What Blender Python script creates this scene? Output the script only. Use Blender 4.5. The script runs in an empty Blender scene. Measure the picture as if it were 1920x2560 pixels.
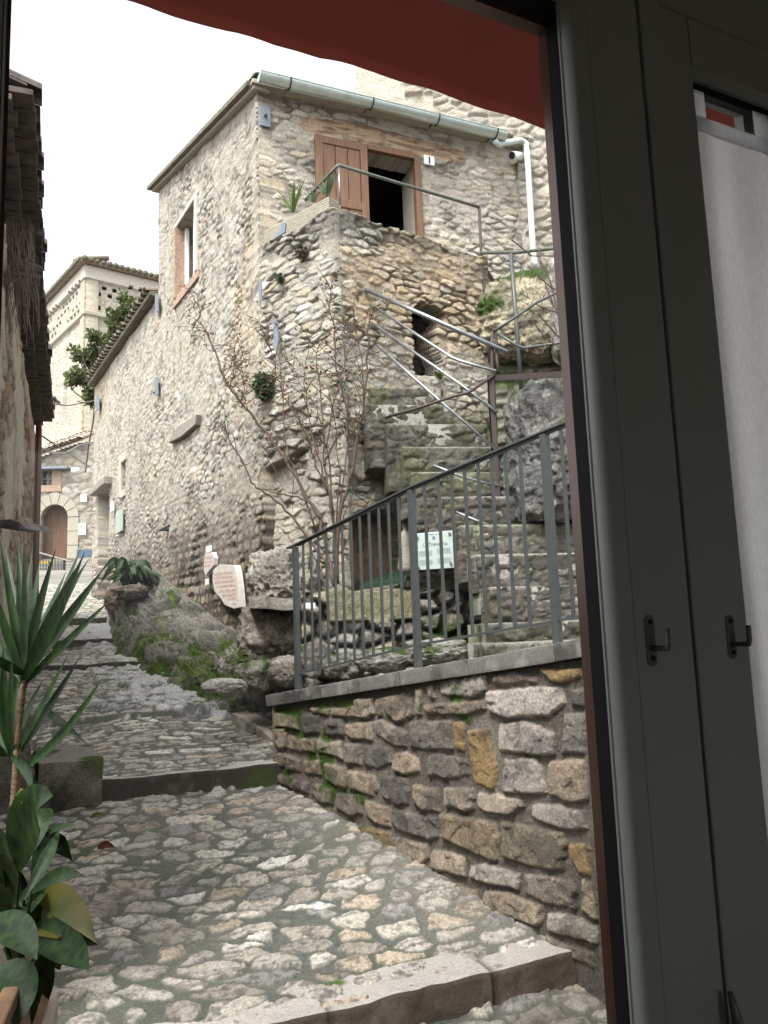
import bpy, math, random
import numpy as np
from mathutils import Vector, Matrix
sc = bpy.context.scene
R = math.radians
# ------------------------------------------------------------------ camera, sky, sun, exposure
F = 2072.0; PITCH = R(8.42); ROLL = R(2.07)
fw = np.array([0, math.cos(PITCH), math.sin(PITCH)]); up0 = np.array([0, -math.sin(PITCH), math.cos(PITCH)]); rt0 = np.array([1., 0, 0])
up = up0 * math.cos(ROLL) + rt0 * math.sin(ROLL); rt = rt0 * math.cos(ROLL) - up0 * math.sin(ROLL)
cd = bpy.data.cameras.new('camera'); cam = bpy.data.objects.new('camera', cd); sc.collection.objects.link(cam)
cam.matrix_world = Matrix(((rt[0], up[0], -fw[0], 0), (rt[1], up[1], -fw[1], 0), (rt[2], up[2], -fw[2], 0), (0, 0, 0, 1)))
cd.sensor_fit = 'VERTICAL'; cd.sensor_height = 24.0; cd.lens = 24.0 * F / 2560.0
cd.clip_start = 0.05; cd.clip_end = 2000
sc.camera = cam
w = bpy.data.worlds.new("World"); sc.world = w; w.use_nodes = True
nt = w.node_tree; nt.nodes.clear()
SUN_EL, SUN_AZ = 58, -150      # azimuth of the sun seen from the scene, degrees clockwise from +Y
sky = nt.nodes.new('ShaderNodeTexSky'); sky.sky_type = 'NISHITA'; sky.sun_disc = False
sky.sun_elevation = R(SUN_EL); sky.sun_rotation = R(SUN_AZ); sky.air_density = 1.0; sky.dust_density = 4.0; sky.ozone_density = 1.0
hs = nt.nodes.new('ShaderNodeHueSaturation'); hs.inputs['Saturation'].default_value = 0.12; hs.inputs['Value'].default_value = 1.35
nt.links.new(sky.outputs[0], hs.inputs['Color'])
bg = nt.nodes.new('ShaderNodeBackground'); bg.inputs[1].default_value = 0.15
wo = nt.nodes.new('ShaderNodeOutputWorld'); nt.links.new(hs.outputs[0], bg.inputs[0]); nt.links.new(bg.outputs[0], wo.inputs[0])
sl = bpy.data.lights.new('sun', 'SUN'); sl.energy = 1.4; sl.angle = R(13); sl.color = (1, .97, .93)
so = bpy.data.objects.new('sun', sl); sc.collection.objects.link(so)
az = R(SUN_AZ); sd = Vector((math.sin(az) * math.cos(R(SUN_EL)), math.cos(az) * math.cos(R(SUN_EL)), math.sin(R(SUN_EL))))
so.rotation_euler = sd.to_track_quat('Z', 'Y').to_euler()
sc.view_settings.view_transform = 'Standard'; sc.view_settings.look = 'None'
sc.view_settings.exposure = 1.35; sc.view_settings.gamma = 1; sc.view_settings.use_curve_mapping = False
sc.render.engine = 'CYCLES'
sc.cycles.max_bounces = 10; sc.cycles.diffuse_bounces = 6; sc.cycles.transparent_max_bounces = 24
sc.cycles.use_denoising = True; sc.cycles.denoiser = 'OPENIMAGEDENOISE'
try: sc.cycles.denoising_prefilter = 'ACCURATE'
except Exception: pass
sc.cycles.caustics_reflective = False; sc.cycles.caustics_refractive = False

# ------------------------------------------------------------------ picture -> place
def ray(px, py): return fw + rt * (px - 960) / F - up * (py - 1280) / F
def at(px, py, Y):
    d = ray(px, py); return d * (Y / d[1])
class Plane:                                   # a vertical wall plane: origin, unit run U, outward normal N (towards us)
    def __init__(s, p, U):
        s.o = np.array([p[0], p[1], 0.]); s.U = np.array([U[0], U[1], 0.]); s.U /= np.linalg.norm(s.U)
        s.N = np.array([s.U[1], -s.U[0], 0.])
        if s.N @ s.o > 0: s.N = -s.N
    def hit(s, px, py, off=0.0):
        r = ray(px, py); return r * (((s.o + s.N * off) @ s.N) / (r @ s.N))
    def uv(s, px, py, off=0.0):
        q = s.hit(px, py, off); return float((q - s.o) @ s.U), float(q[2])
    def poly(s, pts, off=0.0): return [s.uv(*p, off) for p in pts]
    def P(s, u, z, off=0.0): return s.o + s.U * u + s.N * off + np.array([0, 0, z])
def an(deg): return (math.sin(R(deg)), math.cos(R(deg)))
C0 = (-1.202, 8.23); K0 = (-.375, 7.49)
WA = Plane(C0, an(-29.9)); WB = Plane(C0, an(66.8))
FL = Plane(K0, (C0[0] - K0[0], C0[1] - K0[1])); FR = Plane(K0, an(52.6))
RW = Plane((-.66, 6.1), (1.51, -2.1))
LW = Plane((-4.32, 10.), an(-21))
SD = np.array([-math.sin(R(25)), math.cos(R(25)), 0.]); SE = np.array([math.cos(R(25)), math.sin(R(25)), 0.])   # along / across the street

# ------------------------------------------------------------------ noise
def hsh(ix, iy, iz=0, s=0):
    h = (ix.astype(np.int64) * 374761393 + iy.astype(np.int64) * 668265263 + np.asarray(iz).astype(np.int64) * 2147483647 + s * 1274126177) & 0xffffffff
    h = ((h ^ (h >> 13)) * 1274126177) & 0xffffffff
    h = ((h ^ (h >> 15)) * 2246822519) & 0xffffffff
    return ((h ^ (h >> 16)) & 0xffffff) / float(0xffffff)
def n2(u, v, s=0):
    iu = np.floor(u); iv = np.floor(v); a = u - iu; b = v - iv
    a = a * a * (3 - 2 * a); b = b * b * (3 - 2 * b)
    return ((hsh(iu, iv, 0, s) * (1 - a) + hsh(iu + 1, iv, 0, s) * a) * (1 - b) + (hsh(iu, iv + 1, 0, s) * (1 - a) + hsh(iu + 1, iv + 1, 0, s) * a) * b) * 2 - 1
def f2(u, v, o=4, s=0, g=.5):
    r = 0; A = 1.0; t = 0
    for k in range(o):
        r = r + A * n2(u * 2 ** k + 17.3 * k, v * 2 ** k + 9.1 * k, s + k); t += A; A *= g
    return r / t
def n3(p, s=0):
    i = np.floor(p); f = p - i; f = f * f * (3 - 2 * f); r = 0
    for a in (0, 1):
        for b in (0, 1):
            for c in (0, 1):
                wgt = (f[:, 0] if a else 1 - f[:, 0]) * (f[:, 1] if b else 1 - f[:, 1]) * (f[:, 2] if c else 1 - f[:, 2])
                r = r + wgt * hsh(i[:, 0] + a, i[:, 1] + b, i[:, 2] + c, s)
    return r * 2 - 1
def f3(p, o=4, s=0, g=.5, ridge=False):
    r = 0; A = 1.; t = 0
    for k in range(o):
        q = n3(p * 2 ** k + 13.7 * k, s + k)
        if ridge: q = 1 - 2 * np.abs(q)
        r = r + A * q; t += A; A *= g
    return r / t
def ss(x, a, b):
    t = np.clip((x - a) / (b - a), 0, 1); return t * t * (3 - 2 * t)
def mix(a, b, t):
    t = np.asarray(t)[..., None]; return np.asarray(a) * (1 - t) + np.asarray(b) * t
def pal(r, cols):                               # random pick with smooth borders out of a palette
    cols = np.array(cols); x = r * (len(cols) - 1e-6); i = x.astype(int); return cols[i]
def coursed(u, v, seed, h, w, joint=.015, rnd=.03, irr=.012, warp=.012, wf=5.):
    U = u + warp * f2(u * wf, v * wf, 3, seed + 50); V = v + warp * f2(u * wf + 31, v * wf + 7, 3, seed + 60)
    rg = np.random.RandomState(seed)
    rows = np.cumsum(rg.uniform(h[0], h[1], int((V.max() - V.min()) / h[0]) + 6)) + V.min() - h[1]
    ri = np.clip(np.searchsorted(rows, V.ravel()), 1, len(rows) - 1).reshape(V.shape)
    v0 = rows[ri - 1]; v1 = rows[ri]; u0 = np.zeros_like(U); u1 = np.zeros_like(U)
    umin, umax = U.min(), U.max(); n = int((umax - umin) / w[0]) + 6; ci = np.zeros(U.shape, int)
    for r in np.unique(ri):
        m = ri == r; c = np.cumsum(rg.uniform(w[0], w[1], n) * (1 + .25 * (rows[r] - rows[r - 1] - h[0]) / (h[1] - h[0] + 1e-6))) + umin - w[1] * rg.rand() - w[1]
        k = np.clip(np.searchsorted(c, U[m]), 1, n - 1); ci[m] = k; u0[m] = c[k - 1]; u1[m] = c[k]
    a = [hsh(ri, ci, q, seed) for q in range(7)]
    sk = (a[4] - .5) * .5
    Us = U + sk * (V - (v0 + v1) / 2); Vs = V + (a[5] - .5) * .18 * (U - (u0 + u1) / 2)
    dx = np.minimum(Us - u0 - irr * a[0], u1 - irr * a[1] - Us); dy = np.minimum(Vs - v0 - irr * a[2], v1 - irr * a[3] - Vs)
    q = np.maximum(rnd - dx, 0); p = np.maximum(rnd - dy, 0)
    d = np.minimum(np.minimum(dx, dy), rnd - np.hypot(q, p)) - joint / 2
    return d, a, (Us - (u0 + u1) / 2, Vs - (v0 + v1) / 2)
def voro(u, v, seed, su, sv, jit=.85, warp=.02, wf=6.):
    U = (u + warp * f2(u * wf, v * wf, 3, seed + 50)) / su; V = (v + warp * .6 * f2(u * wf + 31, v * wf + 7, 3, seed + 60)) / sv
    iu = np.floor(U); iv = np.floor(V); F1 = np.full(U.shape, 9.); F2 = F1.copy(); bi = iu.copy(); bj = iv.copy(); lx = F1 * 0; ly = F1 * 0
    for dj in (-1, 0, 1):
        for di in (-1, 0, 1):
            ci = iu + di; cj = iv + dj
            x = ci + .5 + jit * (hsh(ci, cj, 1, seed) - .5) + .5 * (cj % 2) - .25; y = cj + .5 + jit * (hsh(ci, cj, 2, seed) - .5)
            q = np.sqrt((U - x) ** 2 + (V - y) ** 2); m = q < F1
            F2 = np.where(m, F1, np.minimum(F2, q)); bi = np.where(m, ci, bi); bj = np.where(m, cj, bj)
            lx = np.where(m, U - x, lx); ly = np.where(m, V - y, ly); F1 = np.where(m, q, F1)
    a = [hsh(bi, bj, 3 + q, seed) for q in range(6)]
    return (F2 - F1) * .5 * min(su, sv), a, (lx * su, ly * sv)
def chips(u, v, seed, s=.06, k=.5):             # small tilted facets with sharp edges, like hewn or flaked stone
    d, a, l = voro(u, v, seed, s * 1.3, s, .95, s * .5, .6 / s); return (l[0] * (a[1] - .5) + l[1] * (a[2] - .5)) * k + (a[0] - .5) * s * k * .25
def inpoly(u, v, poly):
    c = np.zeros(np.shape(u), bool); n = len(poly)
    for i in range(n):
        x0, y0 = poly[i]; x1, y1 = poly[(i + 1) % n]
        if y0 == y1: continue
        c ^= ((v < y0) != (v < y1)) & (u < (x1 - x0) * (v - y0) / (y1 - y0) + x0)
    return c
def polydist(u, v, poly):                       # distance to a polygon's edge, positive inside
    d = np.full(np.shape(u), 9.)
    for i in range(len(poly)):
        x0, y0 = poly[i]; x1, y1 = poly[(i + 1) % len(poly)]; ex, ey = x1 - x0, y1 - y0; L = ex * ex + ey * ey + 1e-12
        t = np.clip(((u - x0) * ex + (v - y0) * ey) / L, 0, 1); d = np.minimum(d, np.hypot(u - x0 - t * ex, v - y0 - t * ey))
    return np.where(inpoly(u, v, poly), d, -d)

# ------------------------------------------------------------------ objects
COL = sc.collection
def tag(o, label=None, cat=None, group=None, kind=None):
    for k, v in (('label', label), ('category', cat), ('group', group), ('kind', kind)):
        if v: o[k] = v
    return o
def empty(name, loc, label, cat, group=None):
    o = bpy.data.objects.new(name, None); COL.objects.link(o); o.location = tuple(float(x) for x in loc); o.empty_display_size = .1
    return tag(o, label, cat, group)
def link(name, me, mat, parent=None, smooth=True):
    if mat is not None: me.materials.append(mat)
    if smooth and len(me.polygons): me.polygons.foreach_set('use_smooth', np.ones(len(me.polygons), bool))
    o = bpy.data.objects.new(name, me); COL.objects.link(o)
    if parent is not None:
        o.parent = parent; q = parent; off = Vector((0, 0, 0))
        while q: off += q.location; q = q.parent
        o.location = -off
    return o
def npmesh(name, V, Q, mat, parent=None, smooth=True, col=None):
    V = np.ascontiguousarray(V, dtype=np.float32); Q = np.ascontiguousarray(Q, dtype=np.int32)
    me = bpy.data.meshes.new(name); me.vertices.add(len(V)); me.vertices.foreach_set('co', V.ravel())
    me.loops.add(Q.size); me.loops.foreach_set('vertex_index', Q.ravel()); me.polygons.add(len(Q))
    me.polygons.foreach_set('loop_start', np.arange(0, Q.size, Q.shape[1], dtype=np.int32))
    me.update(calc_edges=True)
    if col is not None:
        ca = me.color_attributes.new('Col', 'FLOAT_COLOR', 'POINT'); ca.data.foreach_set('color', np.ascontiguousarray(col, dtype=np.float32).ravel())
    return link(name, me, mat, parent, smooth)
def grid(name, pos, keep, col, thickvec, mat, parent=None, smooth=True):
    """pos (n,m,3), keep (n,m) bool, col (n,m,4); border edges get a skirt along thickvec (reveals of openings, the wall's thickness)"""
    n, m = keep.shape; idx = np.arange(n * m).reshape(n, m)
    fk = keep[:-1, :-1] & keep[1:, :-1] & keep[:-1, 1:] & keep[1:, 1:]
    a, b, c, d = idx[:-1, :-1], idx[1:, :-1], idx[1:, 1:], idx[:-1, 1:]
    Q = [np.stack([a, b, c, d], -1)[fk]]
    V = pos.reshape(-1, 3); Cc = col.reshape(-1, 4); N = n * m
    if thickvec is not None:
        V = np.concatenate([V, V + np.asarray(thickvec)]); Cc = np.concatenate([Cc, Cc])
        g = np.zeros((n + 1, m + 1), bool); g[1:-1, 1:-1] = fk
        for (di, dj, p, q) in ((-1, 0, a, d), (1, 0, c, b), (0, -1, b, a), (0, 1, d, c)):
            nb = g[1 + di:n + di, 1 + dj:m + dj]; e = fk & ~nb; P = p[e]; S = q[e]
            Q.append(np.stack([P, S, S + N, P + N], -1))
    Q = np.concatenate(Q); used = np.unique(Q); mp = np.zeros(len(V), np.int64); mp[used] = np.arange(len(used))
    return npmesh(name, V[used], mp[Q], mat, parent, smooth, Cc[used])
def hf(name, pl, u0, u1, z0, z1, res, fn, mat, parent=None, thick=.35, off=0.):
    u = np.arange(u0, u1 + res * .6, res); z = np.arange(z0, z1 + res * .6, res); U, Z = np.meshgrid(u, z, indexing='ij')
    h, c, rough, keep = fn(U, Z)
    pos = pl.o + pl.U * U[..., None] + pl.N * (h + off)[..., None]; pos[..., 2] += Z
    # orient faces outwards
    if np.dot(np.cross(pl.U, (0, 0, 1)), pl.N) < 0:
        pos = pos[::-1]; c = c[::-1]; rough = rough[::-1]; keep = keep[::-1]
    col = np.concatenate([np.clip(c, .003, .9), rough[..., None]], -1)
    return grid(name, pos, keep, col, -pl.N * thick, mat, parent)
class MB:                                       # collects boxes, tubes and polygons into ONE mesh
    def __init__(s): s.v = []; s.f = []
    def add(s, vs, fs):
        b = len(s.v); s.v += [tuple(float(x) for x in v) for v in vs]; s.f += [tuple(b + i for i in f) for f in fs]; return s
    def box(s, o, X, Y, Z):                     # corner and three edge vectors
        o, X, Y, Z = (np.array(q, float) for q in (o, X, Y, Z))
        if np.dot(np.cross(X, Y), Z) < 0: X, Y = Y, X
        v = [o, o + X, o + X + Y, o + Y, o + Z, o + X + Z, o + X + Y + Z, o + Y + Z]
        return s.add(v, [(3, 2, 1, 0), (4, 5, 6, 7), (0, 1, 5, 4), (1, 2, 6, 5), (2, 3, 7, 6), (3, 0, 4, 7)])
    def tube(s, pts, r, n=8, cap=True):
        pts = [np.array(p, float) for p in pts]; rs = r if hasattr(r, '__len__') else [r] * len(pts); rings = []
        prev = None
        for i, p in enumerate(pts):
            t = pts[min(i + 1, len(pts) - 1)] - pts[max(i - 1, 0)]; t /= np.linalg.norm(t) + 1e-9
            if prev is None:
                a = np.cross(t, (0, 0, 1.)) if abs(t[2]) < .9 else np.cross(t, (1., 0, 0))
            else: a = prev - t * (prev @ t)
            a /= np.linalg.norm(a) + 1e-9; prev = a; b = np.cross(t, a)
            rings.append([p + rs[i] * (a * math.cos(k * 2 * math.pi / n) + b * math.sin(k * 2 * math.pi / n)) for k in range(n)])
        fs = []
        for i in range(len(rings) - 1):
            for k in range(n): fs.append((i * n + k, i * n + (k + 1) % n, (i + 1) * n + (k + 1) % n, (i + 1) * n + k))
        if cap: fs += [tuple(range(n))[::-1], tuple((len(rings) - 1) * n + k for k in range(n))]
        return s.add([q for r_ in rings for q in r_], fs)
    def prism(s, poly, ext):                    # polygon (3-D points) swept by ext
        n = len(poly); e = np.array(ext, float); nn = sum(np.cross(np.array(poly[i]) - poly[0], np.array(poly[(i + 1) % n]) - poly[0]) for i in range(n))
        if np.dot(nn, e) > 0: poly = poly[::-1]
        vs = list(poly) + [np.array(p) + e for p in poly]
        return s.add(vs, [tuple(range(n)), tuple(range(2 * n - 1, n - 1, -1))] + [((i + 1) % n, i, n + i, n + (i + 1) % n) for i in range(n)])
    def build(s, name, mat, parent=None, smooth=False, bevel=0):
        me = bpy.data.meshes.new(name); me.from_pydata(s.v, [], s.f); me.update()
        o = link(name, me, mat, parent, smooth)
        if bevel:
            b = o.modifiers.new('b', 'BEVEL'); b.width = bevel; b.segments = 2; b.limit_method = 'ANGLE'
        return o
# ------------------------------------------------------------------ materials
def newmat(name):
    m = bpy.data.materials.new(name); m.use_nodes = True; t = m.node_tree; return m, t, t.nodes['Principled BSDF']
def nd(t, ty, **k):
    n = t.nodes.new(ty)
    for a, b in k.items(): setattr(n, a, b)
    return n
def noisebump(t, b, scales, strength, dist):
    tc = nd(t, 'ShaderNodeTexCoord'); prev = None
    for sc_, st in zip(scales, strength):
        n = nd(t, 'ShaderNodeTexNoise'); n.inputs['Scale'].default_value = sc_; n.inputs['Detail'].default_value = 5; n.inputs['Roughness'].default_value = .65
        t.links.new(tc.outputs['Object'], n.inputs['Vector'])
        bp = nd(t, 'ShaderNodeBump'); bp.inputs['Strength'].default_value = st; bp.inputs['Distance'].default_value = dist
        t.links.new(n.outputs['Fac'], bp.inputs['Height'])
        if prev: t.links.new(prev.outputs[0], bp.inputs['Normal'])
        prev = bp
    t.links.new(prev.outputs[0], b.inputs['Normal']); return tc
def masonry(name, var=.35, scale=38., bump=(.5, .35), dist=.012, spec=.3):
    m, t, b = newmat(name)
    tc = noisebump(t, b, (scale, scale * 4), bump, dist)
    at_ = nd(t, 'ShaderNodeAttribute', attribute_name='Col')
    n = nd(t, 'ShaderNodeTexNoise'); n.inputs['Scale'].default_value = scale * 1.6; n.inputs['Detail'].default_value = 6; n.inputs['Roughness'].default_value = .7
    t.links.new(tc.outputs['Object'], n.inputs['Vector'])
    mr = nd(t, 'ShaderNodeMapRange'); mr.inputs['From Min'].default_value = .3; mr.inputs['From Max'].default_value = .7
    mr.inputs['To Min'].default_value = 1 - var; mr.inputs['To Max'].default_value = 1 + var; t.links.new(n.outputs['Fac'], mr.inputs[0])
    mx = nd(t, 'ShaderNodeVectorMath', operation='SCALE'); t.links.new(at_.outputs['Color'], mx.inputs[0]); t.links.new(mr.outputs[0], mx.inputs['Scale'])
    t.links.new(mx.outputs[0], b.inputs['Base Color']); t.links.new(at_.outputs['Alpha'], b.inputs['Roughness'])
    b.inputs['Specular IOR Level'].default_value = spec
    return m
def plain(name, c, rough=.6, metal=0., c2=None, scale=20., bump=0., dist=.003, spec=.5, stretch=None, detail=4):
    m, t, b = newmat(name); b.inputs['Roughness'].default_value = rough; b.inputs['Metallic'].default_value = metal; b.inputs['Specular IOR Level'].default_value = spec
    tc = nd(t, 'ShaderNodeTexCoord'); mp = nd(t, 'ShaderNodeMapping'); t.links.new(tc.outputs['Object'], mp.inputs[0])
    if stretch: mp.inputs['Scale'].default_value = stretch
    n = nd(t, 'ShaderNodeTexNoise'); n.inputs['Scale'].default_value = scale; n.inputs['Detail'].default_value = detail; n.inputs['Roughness'].default_value = .6
    t.links.new(mp.outputs[0], n.inputs['Vector'])
    r = nd(t, 'ShaderNodeValToRGB'); r.color_ramp.elements[0].position = .32; r.color_ramp.elements[1].position = .68
    c2 = c2 or tuple(x * 1.25 for x in c); r.color_ramp.elements[0].color = (*c, 1); r.color_ramp.elements[1].color = (*c2, 1)
    t.links.new(n.outputs['Fac'], r.inputs[0]); t.links.new(r.outputs[0], b.inputs['Base Color'])
    if bump:
        bp = nd(t, 'ShaderNodeBump'); bp.inputs['Strength'].default_value = bump; bp.inputs['Distance'].default_value = dist
        t.links.new(n.outputs['Fac'], bp.inputs['Height']); t.links.new(bp.outputs[0], b.inputs['Normal'])
    return m
def leafmat(name, c, c2, rough=.45, trans=.25, stretch=None):
    m, t, b = newmat(name); tc = nd(t, 'ShaderNodeTexCoord'); n = nd(t, 'ShaderNodeTexNoise'); n.inputs['Scale'].default_value = 60. if stretch else 9.; n.inputs['Detail'].default_value = 3; mp = nd(t, 'ShaderNodeMapping'); mp.inputs['Scale'].default_value = stretch or (1, 1, 1)
    t.links.new(tc.outputs['Object'], mp.inputs[0]); t.links.new(mp.outputs[0], n.inputs['Vector']); r = nd(t, 'ShaderNodeValToRGB'); r.color_ramp.elements[0].position = .35; r.color_ramp.elements[1].position = .65
    r.color_ramp.elements[0].color = (*c, 1); r.color_ramp.elements[1].color = (*c2, 1); t.links.new(n.outputs['Fac'], r.inputs[0]); t.links.new(r.outputs[0], b.inputs['Base Color'])
    b.inputs['Roughness'].default_value = rough; b.inputs['Specular IOR Level'].default_value = .3
    tr = nd(t, 'ShaderNodeBsdfTranslucent'); t.links.new(r.outputs[0], tr.inputs[0]); ms = nd(t, 'ShaderNodeMixShader'); ms.inputs[0].default_value = trans
    t.links.new(b.outputs[0], ms.inputs[1]); t.links.new(tr.outputs[0], ms.inputs[2]); t.links.new(ms.outputs[0], t.nodes['Material Output'].inputs[0]); return m
M = dict(
    house=masonry('house_stone', .36, 34, (.8, .6), .018), low=masonry('wall_stone', .5, 38, (.9, .7), .014), street=masonry('street_stone', .45, 46, (.8, .6), .010, .5),
    rock=masonry('rock', .5, 22, (.9, .6), .03, .35), far=masonry('far_stone', .25, 12, (.5, .3), .03), slab=masonry('slab_stone', .3, 45, (.45, .3), .006),
    iron=plain('grey_painted_iron', (.045, .052, .05), .42, .0, (.06, .068, .066), 30, .15, .001),
    rust=plain('rusty_iron', (.06, .035, .028), .65, .2, (.035, .032, .034), 25, .3, .001),
    galv=plain('galvanised_pipe', (.32, .34, .35), .35, .75, (.2, .2, .22), 14, .1, .001),
    pgreen=plain('green_painted_pipe', (.07, .09, .075), .5, .0, (.12, .13, .11), 20, .2, .001),
    pipe=plain('pale_green_pipe', (.50, .57, .55), .4, 0, (.58, .65, .63), 6), zinc=plain('zinc', (.58, .67, .64), .32, .5, (.46, .54, .52), 6, .05, .001),
    wood=plain('varnished_wood', (.108, .050, .026), .55, 0, (.18, .092, .048), 5, .2, .001, stretch=(9, 9, .8)),
    oldwood=plain('old_door_wood', (.10, .04, .018), .85, 0, (.13, .085, .06), 2.2, .3, .003, stretch=(6, 6, .6)),
    greywood=plain('grey_weathered_wood', (.2, .17, .14), .85, 0, (.32, .28, .24), 12, .6, .004, stretch=(1, 1, 6)),
    dark=plain('indoor_shade', (.012, .012, .014), .95, 0, (.02, .018, .018), 3, spec=.05),  # near-black: the shade indoors is put into the colour
    brownpipe=plain('brown_painted_pipe', (.07, .022, .018), .4, 0, (.1, .035, .026), 12, .1, .001),
    tile=plain('roof_tile', (.22, .17, .13), .9, 0, (.38, .33, .27), 10, .6, .006), tileold=plain('sooty_tile', (.04, .034, .032), .95, 0, (.135, .11, .095), 9, .8, .008),
    tiledark=plain('weathered_tile', (.09, .08, .06), .9, 0, (.2, .18, .13), 14, .6, .006),
    pvc=plain('window_frame_paint', (.37, .40, .36), .38, 0, (.40, .43, .39), 5, spec=.4), gasket=plain('black_rubber_gasket', (.006, .006, .009), .55, 0, (.009, .009, .013), 10),
    spacer=plain('brown_spacer_bar', (.10, .05, .038), .18, .3, (.13, .065, .05), 8), steel=plain('dull_steel', (.16, .165, .165), .45, .5, (.2, .205, .205), 20),
    plaster=plain('room_plaster', (.74, .73, .68), .9, 0, (.78, .77, .72), 4, .1, .002), roomfloor=plain('room_floor', (.18, .13, .1), .5, 0, (.24, .17, .13), 6),
    ext=plain('outside_plaster', (.40, .34, .27), .9, 0, (.5, .44, .36), 6, .4, .01),
    white=plain('white_paint', (.78, .79, .78), .5, 0, (.8, .81, .8), 5), blackp=plain('black_paint', (.01, .01, .011), .5, 0, (.015, .015, .016), 5),
    slate=plain('blue_grey_plate', (.13, .155, .19), .6, .1, (.20, .235, .27), 12, .2, .001), sign=plain('pale_green_panel', (.36, .42, .395), .3, 0, (.40, .46, .43), 3),
    greensign=plain('faded_green_panel', (.33, .40, .33), .5, 0, (.4, .47, .4), 8), textgrey=plain('grey_print', (.17, .22, .21), .6), textdark=plain('dark_print', (.012, .014, .014), .5), textblue=plain('blue_print', (.07, .12, .18), .6),
    marble=plain('marble', (.52, .46, .42), .6, 0, (.66, .61, .57), 14, .5, .006), redtext=plain('faded_red_paint', (.50, .25, .2), .8, 0, (.6, .4, .34), 40),
    terracotta=plain('terracotta', (.17, .09, .05), .85, 0, (.26, .16, .09), 14, .3, .002), soil=plain('soil', (.03, .022, .015), 1, 0, (.06, .045, .03), 40, .8, .01),
    brick=plain('red_brick', (.25, .15, .105), .9, 0, (.40, .30, .23), 25, .5, .004), cream=plain('cream_plaster', (.44, .40, .34), .9, 0, (.52, .48, .42), 4, .2, .004),
    planter=plain('planter_stone', (.26, .24, .19), .9, 0, (.38, .35, .28), 30, .6, .004), glassdark=plain('window_glass', (.02, .025, .03), .08, 0, (.03, .035, .04), 4),
    turf=plain('artificial_turf', (.006, .022, .012), .9, 0, (.014, .045, .02), 90, 1., .01), yellow=plain('yellow_paint', (.5, .33, .04), .5), bluebin=plain('blue_board', (.05, .075, .12), .4),
    bark=plain('rose_bark', (.04, .027, .02), .85, 0, (.10, .066, .048), 30, .4, .002), stem=plain('cane_stem', (.20, .15, .07), .7, 0, (.07, .025, .018), 30, .5, .004, stretch=(1, 1, 7)),
    leafy=leafmat('yucca_leaf', (.004, .016, .003), (.018, .052, .007), .5, .12, (1, 1, .12)), leafb=leafmat('broad_leaf', (.004, .018, .004), (.026, .062, .010), .48, .14, (1, 1, .3)),
    leafyel=leafmat('yellowing_leaf', (.17, .14, .03), (.04, .07, .012), .4, .25), leafrust=leafmat('rust_leaf', (.13, .042, .022), (.17, .085, .03), .6, .3), leafgreen=leafmat('rose_leaf', (.05, .10, .02), (.13, .17, .04), .55, .3),
    leafivy=leafmat('ivy_leaf', (.05, .08, .028), (.13, .15, .055), .5, .3), leafdk=leafmat('dark_tuft', (.03, .06, .025), (.09, .12, .06), .6, .2), twig=plain('grey_twig', (.10, .078, .062), .9), moss=leafmat('moss', (.05, .10, .008), (.14, .22, .02), .9, .2))
# ================================================================== ground and street
def zst(wv):                                    # height of the street along its run
    k = [(-3, -2.3), (3.34, -1.62), (3.36, -1.485), (6.09, -1.065), (6.11, -.925), (7.58, -.66), (7.6, -.61), (9.38, -.262), (9.41, -.205), (11.36, -.04), (11.39, .06), (14.28, .30), (14.32, .425),
         (15.75, .70), (19, 1.30), (24, 2.15), (30, 3.0), (60, 7)]
    return np.interp(wv, [a for a, b in k], [b for a, b in k])
MOSS = (.045, .085, .010)
def st_xy(px, py, z):
    r = ray(px, py); q = r * (z / r[2]); return float(q @ SE), float(q @ SD)
def st_hit(px, py, w0=1.5, w1=30):
    r = ray(px, py); ts = np.linspace(w0, w1, 4000) / (r @ SD); q = ts * r[2] - zst(ts * (r @ SD)); i = np.argmax(q < 0)
    return r * ts[i]
RK = [[(215, 1670), (255, 1650), (330, 1640), (400, 1652), (470, 1672), (540, 1690), (620, 1700), (700, 1700), (712, 1800), (640, 1812), (560, 1800), (470, 1795), (430, 1784), (350, 1778), (250, 1780), (205, 1772), (215, 1758), (290, 1745), (330, 1732), (290, 1718), (240, 1705)],
      [(205, 1560), (330, 1558), (420, 1600), (420, 1650), (330, 1640), (260, 1625), (190, 1612), (160, 1600)]]
RKw = [[(float(q @ SE), float(q @ SD)) for q in (st_hit(*p) for p in poly)] for poly in RK]
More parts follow.
